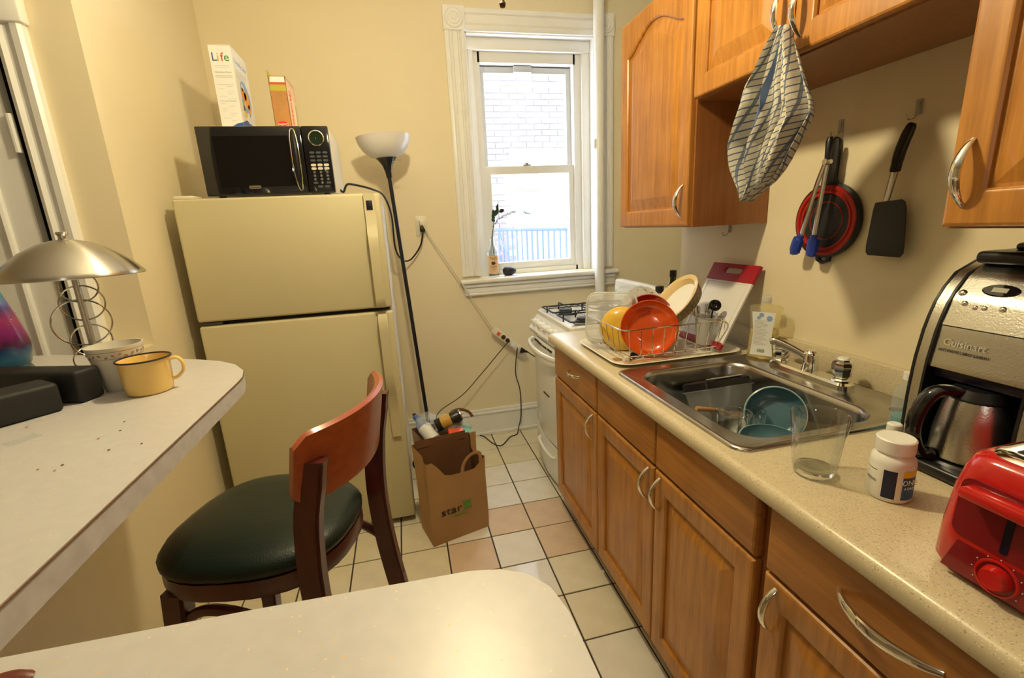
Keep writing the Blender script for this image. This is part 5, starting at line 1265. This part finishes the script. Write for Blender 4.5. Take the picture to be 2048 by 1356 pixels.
for k in range(6):
    a = math.radians(70+k*14); tip = V((-.06+k*.018, .012*(k % 3)-.01, .135+.012*(k % 2)))
    f0 = V((.012*math.cos(k), .012*math.sin(k), .012))
    sp_ = thing('fork' if k % 2 else 'teaspoon', ['steel teaspoon leaning furthest left in the cutlery cup', 'steel fork second from left in the cutlery cup', 'steel teaspoon third from left in the cutlery cup', 'steel fork third from right in the cutlery cup', 'steel teaspoon second from right in the cutlery cup', 'steel fork nearest the black ladle in the cutlery cup'][k], 'cutlery', uc+f0, group='cutlery in the cup')
    obj('shank', tube(NB(), [(0, 0, 0), tuple((tip-f0)*.75)], .0016, 6), 'nickel', sp_)
    if k % 2:
        e_ = (tip-f0)*.75; d_ = (tip-f0).normalized()
        for q in (-1, 0, 1): obj('tine', tube(NB(), [tuple(e_), tuple(e_+d_*.012+V((q*.004, 0, 0))), tuple(e_+d_*.035+V((q*.004, 0, 0)))], .0011, 5), 'nickel', sp_)
    else:
        obj('bowl', sphere(NB(), .011, T(*((tip-f0)*.9)) @ MX.Diagonal((.8, .35, 1.5, 1)), 12), 'nickel', sp_)
ld = thing('ladle', 'small black ladle standing in the cutlery cup', 'ladle', uc+V((.01, 0, .012)))
obj('handle', tube(NB(), [(0, 0, 0), (.012, -.006, .11)], .003, 8), 'black_plastic', ld)
obj('bowl', lathe(NB(), [(0, -.012), (.012, -.009), (.02, 0), (.021, .002), (.018, .002), (.010, -.006), (0, -.009)], 24, T(.016, -.012, .128) @ aim((0, 0, 0), (-.5, -.8, .4))), 'black_gloss', ld)

# cutting board leaning on the wall
bl, br = V((1.044, 1.596, ZW+.016)), V((1.058, 1.365, ZW+.016)); tlc, trc = V((1.206, 1.604, 1.188)), V((1.206, 1.372, 1.180))
bxx = (br-bl).normalized(); up_ = ((tlc-bl)+(trc-br))/2; bh_ = up_.length; up_ = (up_-bxx*up_.dot(bxx)).normalized(); bw_ = (br-bl).length
BM_ = axes(bl, bxx, up_, bxx.cross(up_))
bo = thing('cutting_board', 'white cutting board with red ends leaning on the wall', 'cutting board', M=BM_)
out = rrect(0, 0, bw_, bh_, .025, 6)
obj('board', prism(NB(), rrect(0.001, .02, bw_-.001, bh_-.045, .004, 4), -.004, .0045, bev=.001), 'board_white', bo)
# red grip end with a slot, built as a ring of quads
gz0 = bh_-.058; N = 40; slot = rrect(bw_/2-.045, bh_-.038, bw_/2+.045, bh_-.014, .0119, 9)
cxs, cys = bw_/2, bh_-.026
def edge_pt(x, y):
    """outer outline point in the direction of (x,y) from the slot centre"""
    dx, dy = x-cxs, y-cys; L_ = []
    if dx > 1e-9: L_.append((bw_-cxs)/dx)
    if dx < -1e-9: L_.append(-cxs/dx)
    if dy > 1e-9: L_.append((bh_-cys)/dy)
    if dy < -1e-9: L_.append((gz0-.014*(1-((abs(dx))/.12)**2)-cys)/dy)
    t_ = min(l_ for l_ in L_ if l_ > 0); return (cxs+dx*t_, cys+dy*t_)
outr = [edge_pt(*p) for p in slot]
lp = lambda pts, z: [(x, y, z) for x, y in pts]
obj('grip_end', loft(NB(), [lp(slot, -.006), lp(outr, -.006), lp(outr, .0065), lp(slot, .0065), lp(slot, -.006)], False, False), 'red_plastic', bo, angle=30)
obj('foot_end', prism(NB(), rrect(0, 0, bw_, .026, .008, 5), -.006, .0065, bev=.001), 'red_plastic', bo)
obj('groove', tube(NB(), [(.016, .04, .0045), (bw_-.016, .04, .0045), (bw_-.016, bh_-.075, .0045), (.016, bh_-.075, .0045)], .0012, 6, True), 'print_pale', bo)

# ================================================================ SOAP, OIL, JAR
so = thing('soap_bottle', 'clear bottle of yellowish dish soap with back label', 'bottle', (1.150, 1.270, ZT+.009), .62)
def ell(w, d, z, n=28, e=3.2):
    o = []
    for k in range(n):
        a = 2*PI*k/n; c_, s_ = math.cos(a), math.sin(a)
        o.append((math.copysign(abs(c_)**(2/e), c_)*d, math.copysign(abs(s_)**(2/e), s_)*w, z))
    return o
obj('shell', loft(NB(), [ell(.044, .022, 0), ell(.05, .026, .006), ell(.046, .025, .05), ell(.043, .024, .10), ell(.046, .024, .15), ell(.05, .024, .168), ell(.046, .021, .176), ell(.016, .014, .179, e=2), ell(.013, .013, .186, e=2)], True, True), 'soap_film', so)
obj('liquid', loft(NB(), [ell(.042, .02, .003), ell(.047, .023, .008), ell(.043, .022, .05), ell(.0405, .021, .098)], True, True), 'soap_liquid', so)
obj('cap', loft(NB(), [ell(.013, .013, .186, e=2), ell(.014, .014, .190, e=2), ell(.013, .013, .204, e=2), ell(.008, .008, .208, e=2)], True, True), 'frost', so)
lab = obj('label', prism(NB(), [(-.034, .012), (.034, .012), (.029, .06), (.028, .09), (.035, .158), (-.035, .158), (-.028, .09), (-.029, .06)], 0, .0005, axes((-.0262, 0, 0), (0, -1, 0), (0, 0, 1), (-1, 0, 0))), 'label_white', so)
LB2 = lambda x, z: axes((-.0268, -x, z), (0, -1, 0), (0, 0, 1), (-1, 0, 0))
def flat2(name, m_, outline, A): return obj(name, prism(NB(), outline, 0, .0003, A), m_, lab)
for x, z, r in ((-.006, .148, .0075), (.018, .138, .009), (-.014, .138, .006)): flat2('print_dot', 'print_skyblue', [(r*math.cos(2*PI*k/12), r*math.sin(2*PI*k/12)) for k in range(12)], LB2(x, z))
for k in range(18):
    w = random.uniform(.02, .048); flat2('print_line', 'print_grey', [(0, 0), (w, 0), (w, .0011), (0, .0011)], LB2(-.025, .128-k*.0047))
for k in range(11):
    flat2('print_bar', 'label_black', [(0, 0), (.0006+.0006*(k % 2), 0), (.0006+.0006*(k % 2), .011), (0, .011)], LB2(-.012+k*.0021, .022))

oil = V((1.165, 1.845, ZW))
ob_ = thing('oil_bottle', 'dark green oil bottle with black cap behind the dishes', 'bottle', oil)
obj('glass', lathe(NB(), [(0, 0), (.03, 0), (.032, .004), (.032, .15), (.027, .175), (.016, .195), (.013, .205), (.013, .225), (0, .226)], 28), 'green_glass', ob_)
obj('cap', lathe(NB(), [(.0145, .222), (.015, .224), (.015, .250), (.013, .252), (0, .252)], 24), 'black_plastic', ob_)
jr = thing('pepper_jar', 'small clear jar with black lid beside the oil bottle', 'jar', (1.085, 1.82, ZW))
obj('glass', lathe(NB(), [(0, 0), (.022, 0), (.024, .004), (.024, .14), (.018, .155), (.016, .165)], 24), 'film', jr)
obj('contents', lathe(NB(), [(0, .003), (.021, .003), (.0215, .07), (0, .072)], 24), 'print_grey', jr)
obj('lid', lathe(NB(), [(.0175, .160), (.018, .162), (.018, .188), (.016, .190), (0, .190)], 24), 'black_plastic', jr)

# ================================================================ IN THE SINK
ZK = .7125
tb_ = thing('food_container', 'clear plastic food container with dark lid in the sink', 'container', (0, 0, 0), M=T(.930, 1.160, ZK+.032) @ R(.03, 'Z') @ R(-.42, 'X'))
obj('tub', loft(NB(), [rl(-.075, -.05, .075, .05, .015, .001), rl(-.088, -.06, .088, .06, .018, .095), rl(-.094, -.066, .094, .066, .02, .097), rl(-.094, -.066, .094, .066, .02, .100)], True, False), 'film', tb_)
obj('lid', loft(NB(), [rl(-.090, -.062, .090, .062, .02, .101), rl(-.090, -.062, .090, .062, .02, .122), rl(-.084, -.056, .084, .056, .02, .128)], True, True), 'black_plastic', tb_)
obj('lid_tab', bx(NB(), (-.05, -.063, .126), (.05, -.02, .131), .002), 'silver_plastic', tb_)
def teal(label, M_, r=.078, h=.045):
    t = thing('teal_bowl', label, 'bowl', M=M_, group='teal bowls in the sink')
    obj('shell', lathe(NB(), bowl_prof(r, h, .5), 44), 'teal', t)
    obj('rim', tube(NB(), [(r*math.cos(2*PI*k/44), r*math.sin(2*PI*k/44), h) for k in range(44)], .0018, 6, True), 'teal_rim', t)
teal('teal bowl propped on edge at the back of the sink', aim(V((1.012, 1.05, .790)), (-.62, -.62, .48)))
teal('teal bowl lying flat at the near end of the sink', aim(V((.875, .915, .765)), (-.05, -.12, .98)), .075, .035)
mcup = thing('measuring_jug', 'clear glass jug lying between bowls in the sink', 'jug', (.862, 1.040, ZK), .6)
obj('glass', lathe(NB(), [(0, 0), (.036, 0), (.04, .005), (.046, .113), (.048, .115), (.045, .115), (.037, .008), (0, .006)], 32), 'clear_glass', mcup)
obj('handle', tube(NB(), cr([(.044, 0, .075), (.066, 0, .07), (.066, 0, .03), (.041, 0, .02)], 5), .0045, 8), 'thin_glass', mcup)
tag(obj('tumbler', lathe(NB(), [(0, 0), (.03, 0), (.032, .004), (.036, .10), (.034, .10), (.029, .008), (0, .007)], 28), 'clear_glass', M=T(.943, 1.062, ZK)), 'small clear tumbler standing in the sink', 'glass')
sw = thing('wooden_spoon', 'wooden spoon handle poking out in the sink', 'spoon', (.80, 1.115, ZK+.098))
obj('handle', tube(NB(), cr([(-.012, -.01, .012), (.03, .0, .0), (.09, .02, -.022), (.14, .03, -.045)], 5), [.006]+[.0075]*12+[.006]*3, 10), 'spoon_wood', sw)
obj('head', sphere(NB(), .02, T(.155, .033, -.047) @ MX.Diagonal((1.5, 1, .3, 1)), 12), 'spoon_wood', sw)

# ================================================================ WORKTOP, NEAR END
gb = V((.716, .640, ZW))
tu = thing('glass_tumbler', 'empty clear fluted glass tumbler near the worktop edge', 'glass', gb)
def flute(r, z, k_=0, n=60): return [(r*(1+k_*math.cos(10*2*PI*q/n))*math.cos(2*PI*q/n), r*(1+k_*math.cos(10*2*PI*q/n))*math.sin(2*PI*q/n), z) for q in range(n)]
obj('body', loft(NB(), [flute(.030, 0), flute(.034, .003, .01), flute(.036, .02, .045), flute(.0425, .085, .045), flute(.045, .092), flute(.0475, .118), flute(.047, .1195), flute(.0455, .118), flute(.043, .092), flute(.0395, .08), flute(.033, .016), flute(.015, .013)], True, True), 'thin_glass', tu, angle=60)
obj('thick_base', loft(NB(), [flute(.0295, .001), flute(.0328, .004), flute(.0328, .0135)], True, True), 'clear_glass', tu)
pb = V((.774, .546, ZW))
pa = math.atan2(-pb.y, -pb.x)
vi = thing('vitamin_bottle', 'white vitamin bottle with navy label beside the toaster', 'bottle', pb)
obj('body', lathe(NB(), [(0, 0), (.029, 0), (.0315, .004), (.0315, .066), (.030, .074), (.0255, .079), (.024, .081), (.024, .084), (0, .084)], 40), 'white_plastic', vi)
obj('cap', lathe(NB(), [(.024, .083), (.0272, .084), (.0277, .086), (.0277, .106), (.0255, .108), (0, .1075)], 40), 'white_plastic', vi)
obj('navy_panel', arc_patch(NB(), .0318, .008, .058, pa-.30, pa+.28, 8), 'label_navy', vi)
obj('blue_panel', arc_patch(NB(), .0318, .008, .050, pa+.55, pa+1.5, 10), 'label_blue', vi)
obj('yellow_panel', arc_patch(NB(), .0319, .049, .060, pa+.55, pa+1.5, 10), 'label_yellow', vi)
for z in (.052, .0315, .034): obj('label_line', arc_patch(NB(), .0318, z, z+.001, pa-1.3, pa-.6, 8), 'label_black', vi)
text('lettering', 'ONE', .013, 'label_white', vi, R(pa+.88, 'Z') @ axes((.0327, 0, .040), (0, 1, 0), (0, 0, 1), (1, 0, 0)), .0002)
text('lettering', 'A DAY', .006, 'label_white', vi, R(pa+.88, 'Z') @ axes((.0327, 0, .030), (0, 1, 0), (0, 0, 1), (1, 0, 0)), .0002)
cbp = at(1785, 868, 'Z', ZW+.02)
db = thing('soap_dispenser', 'clear bottle with teal liquid behind the coffee maker', 'bottle', (1.035, .722, ZW))
obj('bottle', lathe(NB(), [(0, 0), (.024, 0), (.026, .004), (.026, .09), (.012, .11), (.011, .12)], 24), 'film', db)
obj('liquid', lathe(NB(), [(0, .002), (.0235, .004), (.0235, .035), (0, .036)], 24), 'teal_soap', db)
obj('cap', lathe(NB(), [(.013, .118), (.013, .134), (0, .136)], 20), 'white_plastic', db)
sc_ = thing('small_bottle', 'small clear bottle with white cap behind the vitamins', 'bottle', tuple(at(1781, 905, 'Z', ZW)))
obj('bottle', lathe(NB(), [(0, 0), (.02, 0), (.021, .003), (.021, .035), (.010, .045)], 24), 'film', sc_)
obj('cap', lathe(NB(), [(.012, .043), (.013, .045), (.0125, .062), (.010, .064), (0, .064)], 20), 'white_plastic', sc_)

# coffee maker, facing -X: local x = depth, y = width
cm = thing('coffee_maker', 'tall steel and black coffee maker by the sink', 'coffee maker', (.950, .468, ZW))
CW = .195
prof_f = [(0, .012), (-.004, .06), (-.004, .12), (0, .19), (.012, .26), (.032, .315), (.062, .352), (.095, .374), (.13, .382)]
def prof_x(z):
    for (xa, za), (xb, zb3) in zip(prof_f, prof_f[1:]):
        if za <= z <= zb3+1e-9: return xa+(xb-xa)*(z-za)/(zb3-za)
    return prof_f[-1][0]
def shell(y0, y1, off0, off1, zmin=0.0, zmax=1):
    """slab following the front curve between two depths"""
    z0, z1 = max(zmin, prof_f[0][1]), min(zmax, prof_f[-1][1]); zs = [z0+(z1-z0)*k/14 for k in range(15)]
    F_ = [(prof_x(z)+off0, z) for z in zs]; B_ = [(max(prof_x(z)+off0+.004, min(.16, prof_x(z)+off1)), z) for z in zs][::-1]
    return loft(NB(), [[(x, y, z) for x, z in F_+B_] for y in (y0, y1)], True, True)
obj('base', bx(NB(), (-.055, .012, 0), (.235, CW-.012, .022), .008, 3), 'black_plastic', cm)
obj('hot_plate', lathe(NB(), [(0, .026), (.062, .026), (.066, .022)], 32, T(.03, CW/2, 0)), 'black_plastic', cm)
obj('rear_tower', bx(NB(), (.125, .004, .01), (.245, CW-.004, .37), .012, 3), 'black_plastic', cm)
for y0, y1 in ((0, .024), (CW-.024, CW)):
    obj('side_column', shell(y0+.002, y1-.002, 0, .03), 'brushed', cm, angle=40)
    obj('column_trim', shell(y0-.001, y0+.0035, -.0015, .13), 'black_plastic', cm, angle=40)
    obj('column_trim', shell(y1-.0035, y1+.001, -.0015, .13), 'black_plastic', cm, angle=40)
fp = obj('face_plate', shell(.025, CW-.025, .004, .12, .185, .262), 'brushed', cm, angle=40)
fpu = obj('upper_plate', shell(.025, CW-.025, .003, .10, .264, .376), 'brushed', cm, angle=40)
obj('plate_joint', shell(.025, CW-.025, .008, .05, .260, .266), 'black_plastic', cm)
obj('lid', bx(NB(), (.075, .02, .372), (.235, CW-.02, .395), .009, 3), 'black_plastic', cm)
obj('lid_knob', bx(NB(), (.12, .05, .394), (.225, CW-.05, .408), .006, 2), 'black_plastic', cm)
obj('brew_head', bx(NB(), (.012, .027, .165), (.13, CW-.027, .19), .004, 2), 'purple_black', cm)
obj('cavity_back', bx(NB(), (.10, .024, .02), (.128, CW-.024, .17)), 'purple_black', cm)
def onface(y, z):
    for (xa, za), (xb, zb2) in zip(prof_f, prof_f[1:]):
        if za <= z <= zb2:
            f = (z-za)/(zb2-za); d_ = V((xb-xa, 0, zb2-za)).normalized(); n_ = V((-d_.z, 0, d_.x)); p = V((xa+(xb-xa)*f+.003, y, z)); return axes(p+n_*.0006, (0, -1, 0), d_, n_)
obj('display_bezel', lathe(NB(), [(0, .002), (.018, .002), (.02, 0)], 28, onface(CW*.56, .331) @ MX.Diagonal((1.35, .62, 1, 1))), 'black_gloss', cm)
obj('display', bx(NB(), (-.011, -.005, .0018), (.011, .004, .0026), 0, 1, onface(CW*.56, .331)), 'lcd_pale', cm)
for yy, z_, r in ((CW*.82, .322, .0065), (CW*.76, .305, .005), (CW*.67, .300, .0042), (CW*.60, .301, .0042), (CW*.47, .303, .005)):
    obj('button', sphere(NB(), r, onface(yy, z_) @ MX.Diagonal((1, 1, .6, 1)), 12), 'chrome', cm)
text('lettering', 'Cuisinart', .018, 'chrome', cm, onface(CW*.63, .234) @ T(0, 0, .001), .0006, width=.066)
text('lettering', 'AUTOMATIC GRIND & BREW', .0075, 'slate', cm, onface(CW*.63, .219) @ T(0, 0, .001), .0003, width=.078)
# carafe
kf = thing('carafe', 'steel thermal carafe with black handle in the coffee maker', 'carafe', (.950+.03, .468+CW/2, ZW+.0265))
obj('body', lathe(NB(), [(0, 0), (.054, 0), (.058, .004), (.056, .05), (.048, .10), (.042, .118), (0, .12)], 36), 'brushed', kf)
obj('lid', lathe(NB(), [(.043, .112), (.044, .118), (.036, .134), (0, .136)], 32), 'black_plastic', kf)
obj('handle', tube(NB(), cr([(-.03, .012, .128), (-.062, .03, .125), (-.082, .038, .09), (-.086, .04, .045), (-.072, .034, .006), (-.054, .024, .003)], 6), .0115, 10, flat=1.3), 'black_gloss', kf)

# toaster, facing -X
to = thing('toaster', 'red toaster with chrome top at the right edge', 'toaster', (.672, .252, ZW))
TW, TD, TH = .165, .29, .185
def tl_(z, ins_): return [(x, y, z) for x, y in rrect(ins_, ins_, TD-ins_, TW-ins_, .032, 6)]
obj('body', loft(NB(), [tl_(.006, .004), tl_(.015, 0), tl_(.06, .001), tl_(.12, .005), tl_(.150, .010), tl_(.165, .015), tl_(.172, .024)], True, True), 'toaster_red', to, angle=50)
obj('chrome_top', loft(NB(), [tl_(.172, .026), tl_(.176, .030), tl_(.177, .04)], True, True), 'chrome', to, angle=50)
for y in (.055, .105): obj('slot', bx(NB(), (.05, y-.012, .1765), (.25, y+.012, .1785), .001), 'black_plastic', to)
for x in (.03, .26):
    for y in (.03, TW-.03): obj('foot', lathe(NB(), [(0, 0), (.012, 0), (.012, .007), (0, .007)], 12, T(x, y, 0)), 'black_plastic', to)
FT = axes((-.001, TW/2, 0), (0, -1, 0), (0, 0, 1), (-1, 0, 0)) @ R(-.06, 'X')
pnl = obj('lever_panel', prism(NB(), rrect(-.056, .062, .056, .142, .012), 0, .0035, FT), 'toaster_dark', to)
obj('lever_track', prism(NB(), rrect(-.004, .066, .004, .135, .003), .0035, .0042, FT), 'purple_black', to)
obj('lever', bx(NB(), (-.045, .122, .002), (.045, .137, .030), .005, 2, FT), 'toaster_red', to)
low = obj('control_panel', prism(NB(), [(-.058, .010), (.058, .010), (.064, .054), (-.046, .054)], 0, .003, FT), 'toaster_dark', to)
obj('dial_ring', lathe(NB(), [(.019, .003), (.020, .005), (.022, .005), (.023, .003)], 32, FT @ T(0, .032, 0)), 'toaster_red', to)
dk = obj('dial', lathe(NB(), [(0, .014), (.012, .014), (.014, .010), (.016, .003)], 28, FT @ T(0, .032, 0)), 'toaster_red', to)
for k in range(9):
    a = math.radians(210-k*30); obj('dial_mark', bx(NB(), (-.0006, -.0006, 0), (.0006, .0006, .0004), 0, 1, FT @ T(.0255*math.cos(a), .032+.0255*math.sin(a), .003)), 'card_cream', to)
